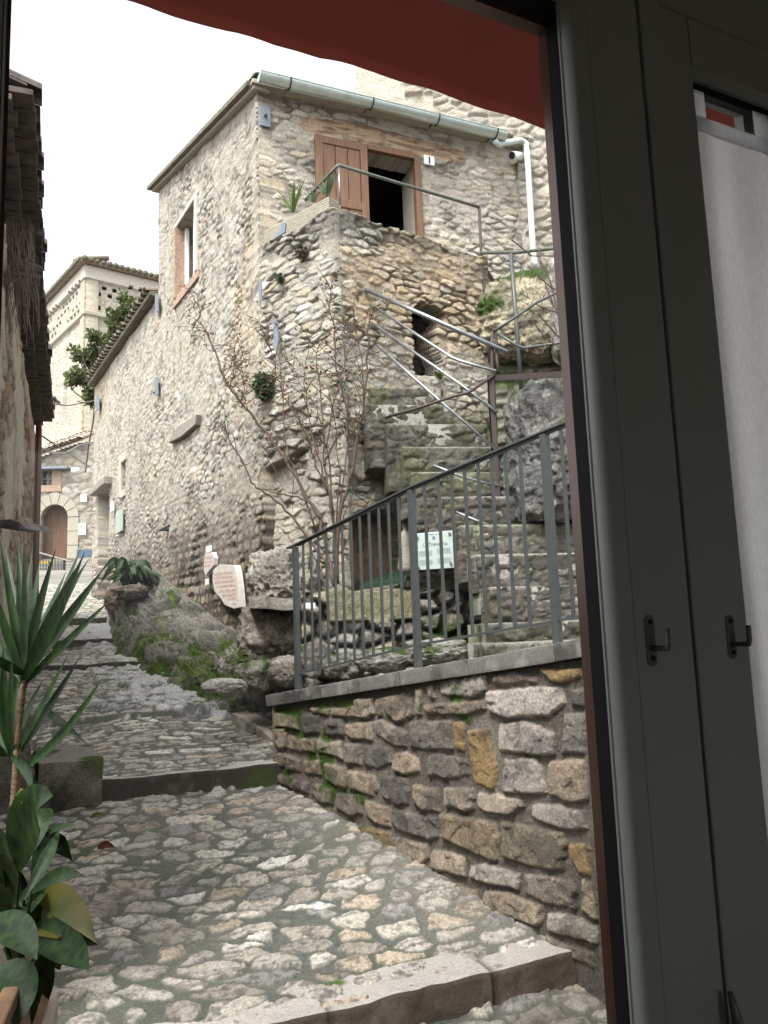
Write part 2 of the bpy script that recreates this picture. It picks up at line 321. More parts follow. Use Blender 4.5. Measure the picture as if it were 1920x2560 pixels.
def street_fn(fine):
    def fn(s, wv):
        z = zst(wv)
        d1, a1, l1 = voro(s, wv + .14 * f2(s * .8, wv * .8, 2, 5), 11, .225, .125, .9, .05, 9.); a1 = a1 + [a1[5]]; d1 = d1 - .006 - .012 * a1[4] ** 2
        if not fine: d1, a1, l1 = coursed(s, wv + .08 * f2(s * .8, wv * .8, 2, 5), 12, (.055, .11), (.10, .30), .010, .02, .018, .022, 8.)
        st = ss(d1, 0, .006 if fine else .01); big = f2(s * .7, wv * .7, 3, 21); fi = f2(s * 45, wv * 45, 3, 31)
        r_ = np.array([(.46, .42, .36), (.40, .37, .32), (.52, .48, .42), (.34, .31, .27), (.42, .35, .27), (.29, .275, .26), (.60, .57, .52), (.34, .30, .255)])[(a1[3] * 7.99).astype(int)]
        r_ = r_ * (.80 + .45 * a1[5])[..., None] * (1 if fine else 1.15)
        vein = f2(s * 22 + 9 * a1[0], wv * 30, 4, 41); r_ = r_ * (1 - .55 * ss(vein, .14, .3) - .3 * ss(-vein, .2, .4))[..., None]
        mort = mix((.10, .104, .088), (.062, .078, .042), ss(big + .3 * fi, -.1, .35)) * (1 + .35 * fi)[..., None]
        col = mix(mort, r_, st); crk = 1 - np.abs(f2(s * 9 + 5 * a1[0], wv * 14, 4, 43)) * 9; col = col * (1 - .5 * ss(crk, .3, 1.) * st)[..., None]; h = z + .010 * st * (1 + .8 * (a1[0] - .5)) - .004 * ss(crk, .3, 1.) + st * chips(s, wv, 45, .05, .28) + st * (l1[0] * (a1[1] - .5) + l1[1] * (a1[2] - .5)) * .08 + .006 * f2(s * 16, wv * 16, 4, 51, .6) * (1 + st) + .03 * f2(s * 1.1, wv * 1.1, 2, 61) * ss(wv, 3.4, 3.8)
        XX = s * SE[0] + wv * SD[0]; YY = s * SE[1] + wv * SD[1]; dw = np.abs((XX - RW.o[0]) * RW.N[0] + (YY - RW.o[1]) * RW.N[1]); worn = np.maximum(ss(f2(s * 1.3 + 4, wv * 1.3, 3, 71), .15, .4) * .15, ss(.8 - dw, 0, .7) * .38 * (wv < 6)); col = mix(col, (.24, .22, .19), worn * (1 - .3 * st)); rough = .42 + .25 * (1 - st) + .1 * fi
        for pl_ in RKw:                          # the natural rock that breaks through the paving
            if wv.max() < 6.2: break
            e = polydist(s, wv, pl_) + .09 * f2(s * 5, wv * 5, 4, 81); m = ss(e, -.01, .05)
            rg = f3(np.stack([s * 3.6, wv * 7.5, s * 0], -1).reshape(-1, 3), 6, 91, .72, True).reshape(s.shape); rg = rg * .6 + .5 * f2(s * 22, wv * 34, 4, 97, .7)
            cr = ss(rg, -.05, .4); rc = mix((.10, .098, .09), (.52, .51, .49), cr); rc = mix(rc, MOSS, ss(f2(s * 3, wv * 3, 3, 95), .2, .45) * (1 - cr) * .8)
            col = mix(col, rc, m); h = h + m * (.03 + .045 * rg); rough = rough * (1 - m) + m * (.24 + .2 * (1 - cr))
        # grime and moss against the retaining wall and the walls of the street
        edge = np.clip(1 - np.abs((s - (1.95 + .33 * (3.6 - wv) * 0)) / .5), 0, 1) if fine else 0
        return h, col, np.clip(rough, .2, 1)
    return fn
def street_patch(s0, s1, w0, w1, res, fine, name='cobbled_street'):
    s = np.arange(s0, s1, res); w_ = np.arange(w0, w1 + res * .5, res); S, W = np.meshgrid(s, w_, indexing='ij')
    h, c, r_ = street_fn(fine)(S, W); pos = SE * S[..., None] + SD * W[..., None]; pos[..., 2] = h
    o = grid(name, pos, np.ones(S.shape, bool), np.concatenate([np.clip(c, .01, .8), r_[..., None]], -1), (0, 0, -.4), M['street'])
    o['kind'] = 'structure'; return o
street_patch(-1.6, 3.2, 1.2, 3.34, .011, True)
street_patch(-1.6, 3.4, 3.34, 6.10, .0085, True)
street_patch(-1.6, 3.6, 6.10, 10.2, .0125, False)
street_patch(-1.6, 3.4, 10.2, 19.0, .024, False)
b = MB(); b.add([(-300, -300, -4), (300, -300, -4), (300, 300, -4), (-300, 300, -4)], [(0, 1, 2, 3)]); tag(b.build('ground', M['soil']), kind='structure')
# far slope above the alley up to the chapel
def far_hill():
    x = np.linspace(-26, 14, 120); y = np.linspace(17, 60, 130); X, Y = np.meshgrid(x, y, indexing='ij')
    Wv = X * SD[0] + Y * SD[1]; Z = zst(Wv) + .05 * f2(X, Y, 3, 3); pos = np.stack([X, Y, Z], -1); g = ss(f2(X * .8, Y * .8, 3, 5), -.2, .3)
    dd, aa, ll = voro(X, Y, 6, .3, .2); c = mix(mix((.10, .10, .08), (.24, .22, .19), ss(dd, .01, .04)), (.2, .185, .16), g * .6)
    o = grid('hillside', pos, np.ones(X.shape, bool), np.concatenate([c, .7 + 0 * g[..., None]], -1), (0, 0, -.5), M['far']); o['kind'] = 'structure'
far_hill()
# ------------------------------------------------------------------ rough blocks and rocks
def rockcol(p, seed, base=(.34, .31, .27), dark=(.10, .095, .085), moss=.0, light=(.5, .47, .42)):
    a = f3(p * 3.1, 4, seed); b_ = f3(p * 11, 4, seed + 9); c = mix(base, dark, ss(a + .5 * b_, -.05, .35)); c = mix(c, light, ss(b_ - .3 * a, .12, .4) * .7)
    return c
def rockbox(name, o, X, Y, Z, mat, parent=None, res=.03, amp=.012, seed=1, base=(.34, .31, .27), dark=(.12, .11, .10), moss=0., rough=.7, light=(.5, .47, .42), freq=7., joints=None, topc=None, rnd=.012):
    o, X, Y, Z = (np.array(q, float) for q in (o, X, Y, Z))
    if np.dot(np.cross(X, Y), Z) < 0: o = o + X; X = -X
    L = [max(2, int(np.linalg.norm(q) / res)) for q in (X, Y, Z)]; Vs = []; Qs = []; Ns = []; nb = 0
    for (A, B, C_, na, nb_, org) in ((X, Y, Z, L[0], L[1], o + Z), (Y, X, -Z, L[1], L[0], o), (Y, Z, X, L[1], L[2], o + X), (Z, Y, -X, L[2], L[1], o), (Z, X, Y, L[2], L[0], o + Y), (X, Z, -Y, L[0], L[2], o)):
        a = np.linspace(0, 1, na + 1); b_ = np.linspace(0, 1, nb_ + 1); AA, BB = np.meshgrid(a, b_, indexing='ij')
        P = org + A * AA[..., None] + B * BB[..., None]; i = np.arange((na + 1) * (nb_ + 1)).reshape(na + 1, nb_ + 1) + nb
        Vs.append(P.reshape(-1, 3)); Qs.append(np.stack([i[:-1, :-1], i[1:, :-1], i[1:, 1:], i[:-1, 1:]], -1).reshape(-1, 4)); nb += P.size // 3
        Ns.append(np.repeat([C_ / np.linalg.norm(C_)], P.size // 3, 0))
    V = np.concatenate(Vs); Q = np.concatenate(Qs); Nn = np.concatenate(Ns)
    c = o + (X + Y + Z) / 2; loc = np.stack([(V - c) @ (q / (q @ q)) * 2 for q in (X, Y, Z)], -1)      # -1..1
    ln = np.array([np.linalg.norm(q) for q in (X, Y, Z)]) / 2; r_ = min(rnd, ln.min() * .5)                 # rounded edges
    inner = np.clip(loc * ln, -(ln - r_), ln - r_); dl = loc * ln - inner; nl = np.linalg.norm(dl, axis=1, keepdims=True); dl = np.where(nl > r_, dl * r_ / np.maximum(nl, 1e-6), dl)
    q = inner + dl; axes = np.stack([X / np.linalg.norm(X), Y / np.linalg.norm(Y), Z / np.linalg.norm(Z)]); V = c + q @ axes
    disp = np.stack([f3(V * freq, 4, seed + k * 7) for k in range(3)], -1) * amp; V2 = V + disp
    col = rockcol(V, seed, base, dark, moss, light)
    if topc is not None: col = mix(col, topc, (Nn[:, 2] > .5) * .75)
    if moss: col = mix(col, MOSS, ss(f3(V * 4, 4, seed + 77) + moss - .5, .0, .25) * (.55 + .45 * (Nn[:, 2] > .5)))
    if joints:
        tj = ((V - o) @ X) / (X @ X)
        for j in joints:
            g = np.exp(-((tj - j) * np.linalg.norm(X) / .012) ** 2); col = mix(col, (.04, .037, .033), g * .85); V2 = V2 - (V2 - c) * (g * .02)[:, None]
    return npmesh(name, V2, Q, mat, parent, True, np.concatenate([np.clip(col, .004, .8), np.full((len(V), 1), rough)], 1))
def boulder(name, c, rad, seed, mat=None, amp=.28, n=90, base=(.34, .31, .27), dark=(.12, .11, .10), light=(.5, .47, .43), moss=0., freq=1.6, parent=None, rot=0., rough=.75, fine=.12):
    th = np.linspace(0, math.pi, n); ph = np.linspace(0, 2 * math.pi, 2 * n + 1); T, Ph = np.meshgrid(th, ph, indexing='ij')
    D = np.stack([np.sin(T) * np.cos(Ph), np.sin(T) * np.sin(Ph), np.cos(T)], -1).reshape(-1, 3)
    D2 = D / np.maximum(np.max(np.abs(D), axis=1, keepdims=True) ** .35, .01)
    r_ = 1 + amp * f3(D * freq + seed * 3.3, 4, seed, .5) + fine * f3(D * freq * 3.5 + seed, 5, seed + 5, .6, True) - fine * .4
    r_ = r_ + .06 * amp * f3(D * freq * 9 + seed, 4, seed + 8, .7, True) - .10 * amp * np.exp(-(f3(D * np.array([1, 1, 2.6]) * freq * 1.7 + seed, 4, seed + 11, .6) / .035) ** 2); P = D2 * r_[:, None] * np.array(rad); cr, sr = math.cos(rot), math.sin(rot); P = np.stack([P[:, 0] * cr - P[:, 1] * sr, P[:, 0] * sr + P[:, 1] * cr, P[:, 2]], -1) + np.array(c)
    i = np.arange(T.size).reshape(T.shape); Q = np.stack([i[:-1, :-1], i[1:, :-1], i[1:, 1:], i[:-1, 1:]], -1).reshape(-1, 4)
    col = rockcol(P, seed, base, dark, 0, light); cav = f3(D * freq * 3.5 + seed, 5, seed + 5, .6, True); col = col * (1 - .35 * ss(-cav, -.1, .4))[:, None]
    if moss: col = mix(col, MOSS, ss(f3(P * 4, 4, seed + 77) + moss - .5 + .35 * D[:, 2], .0, .25))
    return npmesh(name, P, Q, mat or M['rock'], parent, True, np.concatenate([np.clip(col, .004, .8), np.full((len(P), 1), rough)], 1))
# kerbs that make the shallow steps
def kerb(s0, s1, wv, ztop, rise, dep, seed, joints):
    o = SE * s0 + SD * (wv - .015) + np.array([0, 0, ztop - rise - .05])
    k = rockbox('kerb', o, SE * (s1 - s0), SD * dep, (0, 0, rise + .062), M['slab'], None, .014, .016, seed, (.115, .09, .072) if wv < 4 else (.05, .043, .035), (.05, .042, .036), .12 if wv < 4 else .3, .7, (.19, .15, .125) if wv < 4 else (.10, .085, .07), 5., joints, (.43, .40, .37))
    k['kind'] = 'structure'
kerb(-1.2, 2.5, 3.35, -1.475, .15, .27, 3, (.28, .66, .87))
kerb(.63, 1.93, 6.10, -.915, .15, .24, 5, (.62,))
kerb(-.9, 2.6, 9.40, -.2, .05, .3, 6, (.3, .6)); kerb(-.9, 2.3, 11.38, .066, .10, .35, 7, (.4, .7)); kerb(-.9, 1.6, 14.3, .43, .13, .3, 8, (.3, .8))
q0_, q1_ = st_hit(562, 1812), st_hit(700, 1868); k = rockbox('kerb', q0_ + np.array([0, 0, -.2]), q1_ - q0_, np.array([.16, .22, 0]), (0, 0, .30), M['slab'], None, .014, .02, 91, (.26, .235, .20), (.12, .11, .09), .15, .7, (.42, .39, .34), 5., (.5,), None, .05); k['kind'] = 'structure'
# short flight of stone blocks against the left-hand house
t = empty('stone_doorstep', (-2.3, 5.9, -1.0), 'dark mossy stone blocks stepping up behind the yucca', 'doorstep')
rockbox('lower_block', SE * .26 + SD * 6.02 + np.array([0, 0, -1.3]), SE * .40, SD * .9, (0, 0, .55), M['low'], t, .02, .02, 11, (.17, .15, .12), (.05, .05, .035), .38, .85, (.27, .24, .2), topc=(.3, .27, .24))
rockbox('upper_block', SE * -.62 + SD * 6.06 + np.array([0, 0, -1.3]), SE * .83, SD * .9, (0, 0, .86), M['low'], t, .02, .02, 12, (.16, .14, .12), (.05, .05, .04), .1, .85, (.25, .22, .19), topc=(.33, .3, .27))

# ================================================================== the stone house
CREAM = [(.50, .45, .375), (.45, .405, .34), (.54, .495, .43), (.42, .38, .33), (.49, .42, .315), (.57, .535, .47), (.39, .355, .32), (.47, .43, .365)]
def gable(u): return 5.93 + .235 * np.clip(u, -1, 4.2)
WINA = WA.poly([(447, 565), (483, 511), (494, 680), (444, 733)]); ua = [p[0] for p in WINA]; wa0, wa1 = min(ua[1], ua[2]) + .02, (ua[0] + ua[3]) / 2; wz0, wz1 = (WINA[2][1] + WINA[3][1]) / 2, (WINA[0][1] + WINA[1][1]) / 2
NI = WA.poly([(308, 1160), (316, 1152), (316, 1222), (308, 1229)]); n0, n1 = sorted((NI[1][0], NI[0][0])); nz0, nz1 = NI[2][1], NI[1][1]
dA1 = WA.uv(248, 1300)[0]; dA0 = WA.uv(274, 1300)[0]; dAz = WA.uv(262, 1222)[1]
def wallA_fn(u, z):
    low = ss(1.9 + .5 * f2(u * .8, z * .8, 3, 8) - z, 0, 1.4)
    d, a, l = voro(u, z, 21, .15, .078, .9, .04, 6.); d2, a2, l2 = coursed(u, z, 22, (.07, .14), (.10, .24), .012, .04, .025, .035, 5.)
    lo = low > .5; dd = np.where(lo, d2, d); A_ = [np.where(lo, x, y) for x, y in zip(a2, a)]
    st = ss(dd, 0., .011); patch = ss(f2(u * .9, z * .9, 3, 18), -.15, .25) * (1 - low); pit = ss(f2(u * 3.1, z * 3.7, 4, 17), .02, .3) * (1 - st) * (1 - .6 * patch)
    st = st * (1 - .5 * patch) * (.35 + .65 * (A_[5] > .22)); f = f2(u * 20, z * 20, 5, 33, .62)
    h = .012 + st * (.003 + .009 * A_[0] - .001 * low) + .016 * f2(u * 2.2, z * 2.2, 3, 44) + .007 * f + chips(u, z, 15, .07, .30) * (.3 + .7 * st) - .018 * pit + (l[0] * (A_[1] - .5) * .15 - l[1] * (.04 + .12 * A_[2])) * st * (1 - lo)
    c = np.array(CREAM)[(A_[3] * 7.99).astype(int)] * (.80 + .38 * A_[4])[..., None]
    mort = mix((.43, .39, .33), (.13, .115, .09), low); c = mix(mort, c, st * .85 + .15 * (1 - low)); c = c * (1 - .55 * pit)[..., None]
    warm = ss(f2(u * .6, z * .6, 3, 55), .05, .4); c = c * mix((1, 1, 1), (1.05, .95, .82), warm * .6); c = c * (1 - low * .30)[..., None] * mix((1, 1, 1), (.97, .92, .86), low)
    dk = ss(f2(u * 9, z * 7, 4, 66), .22, .4); c = c * (1 - .35 * dk)[..., None]
    keep = (z < np.where(u < 4.08, gable(u), 5.12)) & (u < 9.0)
    keep &= ~((u > wa0) & (u < wa1) & (z > wz0) & (z < wz1)); keep &= ~((u > n0) & (u < n1) & (z > nz0) & (z < nz1)); keep &= ~((u > dA0) & (u < dA1) & (z < dAz))
    return h, c, .85 + 0 * u, keep
house = empty('stone_house', (C0[0], C0[1], -.8), 'tall rubble stone house with mono pitch tiled roof, zinc gutter and brown shutter', 'house')
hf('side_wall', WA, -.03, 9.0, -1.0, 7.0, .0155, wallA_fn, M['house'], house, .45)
DB = WB.poly([(916, 362), (1046, 393)]); db0, db1 = DB[0][0], DB[1][0]; dbz = DB[1][1]
def wallB_fn(u, z):
    d, a, l = voro(u, z, 25, .18, .072, .88, .035, 6.); st = ss(d, 0., .010); f = f2(u * 20, z * 20, 5, 34, .62); big = f2(u * .9, z * 1.2, 3, 19)
    st = st * (1 - .4 * ss(big, 0, .3)) * (.3 + .7 * (a[5] > .2)); pit = ss(f2(u * 3.1, z * 3.9, 4, 20), .05, .3) * (1 - st)
    h = .010 + st * (.004 + .010 * a[0]) + .012 * f2(u * 2.2, z * 2.2, 3, 45) + .006 * f + chips(u, z, 14, .07, .30) * (.3 + .7 * st) - .014 * pit + l[0] * (a[1] - .5) * .15 * st - l[1] * (.06 + .18 * a[2]) * st
    c = np.array(CREAM)[(a[3] * 7.99).astype(int)] * (.80 + .38 * a[4])[..., None]; c = mix((.44, .40, .34), c, st * .85 + .1); c = c * (1 - .45 * pit)[..., None]
    lint = inpoly(u, z, [(db0 - .75, dbz + .01), (db1 + .6, dbz + .02), (db1 + .62, dbz + .19), (db0 - .1, dbz + .26), (db0 - .8, dbz + .17)])
    wood = mix((.42, .31, .21), (.20, .13, .09), ss(f2(u * 5, z * 34, 4, 9), -.1, .3)); c = np.where(lint[..., None], wood, c); h = np.where(lint, .018 + .01 * f2(u * 6, z * 40, 3, 10), h)
    c = c * (1 - .3 * ss(f2(u * 9, z * 7, 4, 67), .22, .4))[..., None]
    keep = (z < 6.0) & ~((u > db0) & (u < db1) & (z < dbz) & (z > 3.2))
    return h, c, .85 + 0 * u, keep
hf('front_wall', WB, -.03, 3.42, 2.6, 6.02, .0125, wallB_fn, M['house'], house, .4)
def backbox(pl, u0, u1, z0, z1, d0, d1, parent, name='shade_box', mat='dark'):      # five near-black faces behind an opening; the room's shade is in their colour
    b = MB(); p = lambda u, z, d: pl.P(u, z, -d)
    v = [p(u0, z0, d0), p(u1, z0, d0), p(u1, z1, d0), p(u0, z1, d0), p(u0, z0, d1), p(u1, z0, d1), p(u1, z1, d1), p(u0, z1, d1)]
    b.add(v, [(4, 5, 6, 7), (0, 1, 5, 4), (2, 3, 7, 6), (1, 2, 6, 5), (3, 0, 4, 7)]); return b.build(name, M[mat], parent)
backbox(WB, db0 - .3, db1 + .3, 3.0, dbz + .3, .38, 2.2, house)
backbox(WA, wa0 - .1, wa1 + .1, wz0 - .1, wz1 + .1, .43, 1.0, house); backbox(WA, n0 - .05, n1 + .05, nz0 - .05, nz1 + .05, .43, .8, house); backbox(WA, dA0 - .1, dA1 + .1, -.6, dAz + .1, .44, 1.4, house)
# white plastered reveal inside the doorway, seen on its right side
b = MB(); b.box(WB.P(db1 - .014, 3.25, -.03), WB.U * .011, -WB.N * .42, (0, 0, dbz - 3.3)); b.build('inner_reveal', M['cream'], house)
# door frame and the open shutter leaf
b = MB(); b.box(WB.P(db1 - .075, 3.2, -.02), WB.U * .075, WB.N * .07, (0, 0, dbz - 3.2)); b.box(WB.P(db0, dbz - .06, -.02), WB.U * (db1 - db0 - .078), WB.N * .068, (0, 0, .06)); b.build('door_frame', M['wood'], house, bevel=.004)
s0 = WB.uv(787, 335, .08)[0]; s1 = WB.uv(917, 363, .08)[0]; zt = WB.uv(790, 335, .08)[1]; zb = 3.45
sh = MB(); wd = .085
for (a, c_) in ((s0, s0 + wd), (s1 - wd, s1)): sh.box(WB.P(a, zb, .05), WB.U * (c_ - a), WB.N * .045, (0, 0, zt - zb))
zm = WB.uv(870, 500, .08)[1]
for z0, z1 in ((zt - .09, zt - .002), (zm - .1, zm), (zb + .002, zb + .1)): sh.box(WB.P(s0 + wd - .01, z0, .053), WB.U * (s1 - s0 - 2 * wd + .02), WB.N * .038, (0, 0, z1 - z0))
shut = sh.build('shutter', M['wood'], house, bevel=.005)
sp = MB(); nn = 3; ww = (s1 - s0 - 2 * wd) / nn
for k in range(nn): sp.box(WB.P(s0 + wd + k * ww + .004, zb + .1, .06), WB.U * (ww - .008), WB.N * .018, (0, 0, zt - zb - .18))
sp.build('panel', M['wood'], shut, bevel=.004)
# side window: brick surround, pale lintel, bright glazing standing half open
b = MB(); b.box(WA.P(wa1, wz0 - .05, -.1), WA.U * .07, WA.N * .15, (0, 0, wz1 - wz0 + .05)); b.box(WA.P(wa0 - .15, wz0 - .16, -.1), WA.U * (wa1 - wa0 + .3), WA.N * .135, (0, 0, .11)); wo_ = b.build('window_surround', M['brick'], house, bevel=.006); b = MB(); b.box(WA.P(wa0 - .1, wz0 - .045, -.1), WA.U * .1, WA.N * .145, (0, 0, wz1 - wz0 + .05)); b.build('plaster_jamb', M['cream'], house, bevel=.006)
b = MB(); b.box(WA.P(wa0 - .14, wz1 + .003, -.1), WA.U * (wa1 - wa0 + .3), WA.N * .13, (0, 0, .07)); b.build('window_lintel', M['cream'], house, bevel=.006)
b = MB(); wq = (wa0 + wa1) / 2
for (a, c_) in ((wa0 + .005, wa0 + .06), (wq - .03, wq + .03), (wa1 - .06, wa1 - .005)): b.box(WA.P(a, wz0 + .01, -.14), WA.U * (c_ - a), WA.N * .05, (0, 0, wz1 - wz0 - .02))
b.build('window', M['white'], house, bevel=.004)
# slit window surround
b = MB(); b.box(WA.P(n1, nz0 - .1, .0), WA.U * .14, WA.N * .045, (0, 0, nz1 - nz0 + .25)); b.box(WA.P(n0 - .1, nz0 - .13, 0), WA.U * (n1 - n0 + .095), WA.N * .05, (0, 0, .12)); b.box(WA.P(n0 - .1, nz1 + .003, 0), WA.U * (n1 - n0 + .095), WA.N * .048, (0, 0, .14)); b.build('slit_window_surround', M['cream'], house, bevel=.008)
# doorway lintel
rockbox('door_lintel', WA.P(dA0 - .25, dAz - .03, -.2), WA.U * (dA1 - dA0 + .5), WA.N * .36, (0, 0, .13), M['greywood'], house, .04, .025, 71)
# roof: mono pitch slab with rows of barrel tiles
def roof_tiles(name, org, A, B, na, nb_, parent, mat, r=.085, seed=0, thick=.05):
    """org eave corner, A along the eave (whole length), B up the slope (whole length)"""
    org, A, B = (np.array(q, float) for q in (org, A, B)); Nn = np.cross(A, B); Nn /= np.linalg.norm(Nn); Nn *= 1 if Nn[2] > 0 else -1
    b = MB(); b.box(org - Nn * thick, A, B, Nn * thick); rg = random.Random(seed); n = 7; Bh = B / np.linalg.norm(B); Ah = A / np.linalg.norm(A); Ls = np.linalg.norm(B) / nb_
    for i in range(na):
        for j in range(nb_):
            c = org + A * (i + .5 + rg.uniform(-.06, .06)) / na + Bh * (j * Ls - .05 + rg.uniform(-.02, .02)); e = c + Bh * (Ls + .06); vs = []; rr = r * rg.uniform(.9, 1.08)
            for (q, f_, lift) in ((c, 1.0, .028), (e, .86, .004)):
                for R_ in (rr * f_, rr * f_ - .014):
                    for k in range(n): th = math.pi * k / (n - 1); vs.append(q + Ah * (R_ * math.cos(th)) + Nn * (R_ * math.sin(th) * .85 + lift))
            fs = []
            for k in range(n - 1):
                fs += [(k, k + 1, 2 * n + k + 1, 2 * n + k), (n + k + 1, n + k, 3 * n + k, 3 * n + k + 1), (k + 1, k, n + k, n + k + 1)]
            b.add(vs, fs)
    return b.build(name, mat, parent, smooth=False)
ev = WB.P(-.14, 5.945, .13); A_ = WB.U * 3.55; Bv = np.array([WA.U[0], WA.U[1], .235]) * 4.35
roof_tiles('roof', ev + np.array([0, 0, -.01]) - WB.N * .06, A_, Bv, 16, 12, house, M['tiledark'], .07, 4)
b = MB(); b.box(WB.P(-.10, 5.875, .0), WB.U * 3.5, WB.N * .14, (0, 0, .055)); b.build('eave_slab', M['planter'], house, bevel=.01)
b = MB(); b.box(WA.P(-.1, 5.83, -.1), np.array([WA.U[0], WA.U[1], .235]) * 4.32, WA.N * .19, (0, 0, .06)); b.build('verge_slab', M['planter'], house, bevel=.01)
# pale mortared undersides of the tile ends
b = MB(); rg = random.Random(3)
for i in range(15):
    c = WB.P(.12 + i * .225, 5.945, .19); n = 8
    vs = [c + WB.U * (.07 * math.cos(math.pi * k / (n - 1))) + np.array([0, 0, .06 * math.sin(math.pi * k / (n - 1))]) for k in range(n)]
    b.prism(vs, -WB.N * .16)
b.build('tile_end', M['planter'], house)
g0 = WB.hit(648, 194, .27); g1 = WB.hit(1262, 341, .27)
def halfpipe(p0, p1, r, n=12):
    b = MB(); d = (p1 - p0) / np.linalg.norm(p1 - p0); s_ = np.cross(d, (0, 0, 1)); vs = []
    for q in (p0, p1):
        for R_ in (r, r - .006):
            for k in range(n + 1): th = math.pi + math.pi * k / n; vs.append(q + s_ * R_ * math.cos(th) + np.array([0, 0, R_ * math.sin(th)]))
    m = n + 1; fs = []
    for k in range(n): fs += [(k + 1, k, 2 * m + k, 2 * m + k + 1), (m + k, m + k + 1, 3 * m + k + 1, 3 * m + k), (k, k + 1, m + k + 1, m + k), (2 * m + k + 1, 2 * m + k, 3 * m + k, 3 * m + k + 1)]
    fs += [(0, m, 3 * m, 2 * m), (n + m, n, 2 * m + n, 3 * m + n)]
    b.add(vs, fs)
    for q, e in ((p0, -1), (p1, 1)): b.prism([q + s_ * r * math.cos(math.pi + math.pi * k / n) + np.array([0, 0, r * math.sin(math.pi + math.pi * k / n)]) for k in range(m)], d * e * .004)
    b.tube([p0 + s_ * r, p1 + s_ * r], .008, 6); b.tube([p0 - s_ * r, p1 - s_ * r], .008, 6); return b
gz = (g0[2] + g1[2]) / 2 + .03; g0[2] = gz + .015; g1[2] = gz - .015
gut = halfpipe(g0, g1, .075).build('gutter', M['zinc'], house, smooth=False)
for px in (705, 893, 1065, 1232):
    t_ = WB.uv(px, 300, .26)[0] / max(WB.uv(1250, 343, .26)[0], .1); q = g0 + (g1 - g0) * ((px - 648) / 614.) ** .93
    b = MB(); s_ = WB.N; b.tube([q - s_ * .2 + np.array([0, 0, .0])] + [q + s_ * .084 * -math.cos(math.pi * k / 8) + np.array([0, 0, -.084 * math.sin(math.pi * k / 8)]) for k in range(9)], .008, 6); b.build('gutter_bracket', M['blackp'], gut)
dp = [WB.hit(1237, 352, .26), WB.hit(1246, 362, .22), WB.hit(1302, 350, .22), WB.hit(1314, 358, .22)]
Yd = dp[-1][1] - .05; dp += [at(1318, 385, Yd), at(1325, 500, Yd), at(1333, 630, Yd), at(1335, 655, Yd), at(1345, 670, Yd)]
MB().tube(dp, .036, 12).build('downpipe', M['pipe'], house, smooth=True)
# lower house that carries the side wall on
lowr = empty('low_roof_eave', WA.P(4.1, 5.1, 0), 'thin mossy tile edge capping the lower stretch of rubble wall', 'roof edge')
b = MB(); b.box(WA.P(4.1, 5.13, -1.2), WA.U * 5.0, WA.N * 1.32, (0, 0, .05)); b.build('edge_slab', M['tiledark'], lowr)
roof_tiles('tile_row', WA.P(9.1, 5.19, .14), -WA.U * 5.0, -WA.N * 1.3 + np.array([0, 0, .25]), 26, 3, lowr, M['tiledark'], .08, 8)
# hidden bodies so the buildings are closed from behind
b = MB(); c = WA.P(0, 0, -.46)
b.add([WA.P(.45, -1, -.47), WA.P(9.0, -1, -.47), WA.P(9.0, 5.0, -.47), WA.P(4.1, 5.0, -.47), WA.P(4.1, 6.8, -.47), WA.P(.45, 5.9, -.47)], [(0, 1, 2, 3, 4, 5)]); b.add([WA.P(9.0, -1, 0), WA.P(9.0, -1, -3), WA.P(9.0, 5.1, -3), WA.P(9.0, 5.1, 0)], [(0, 1, 2, 3)]); b.build('rear_wall', M['ext'], house)
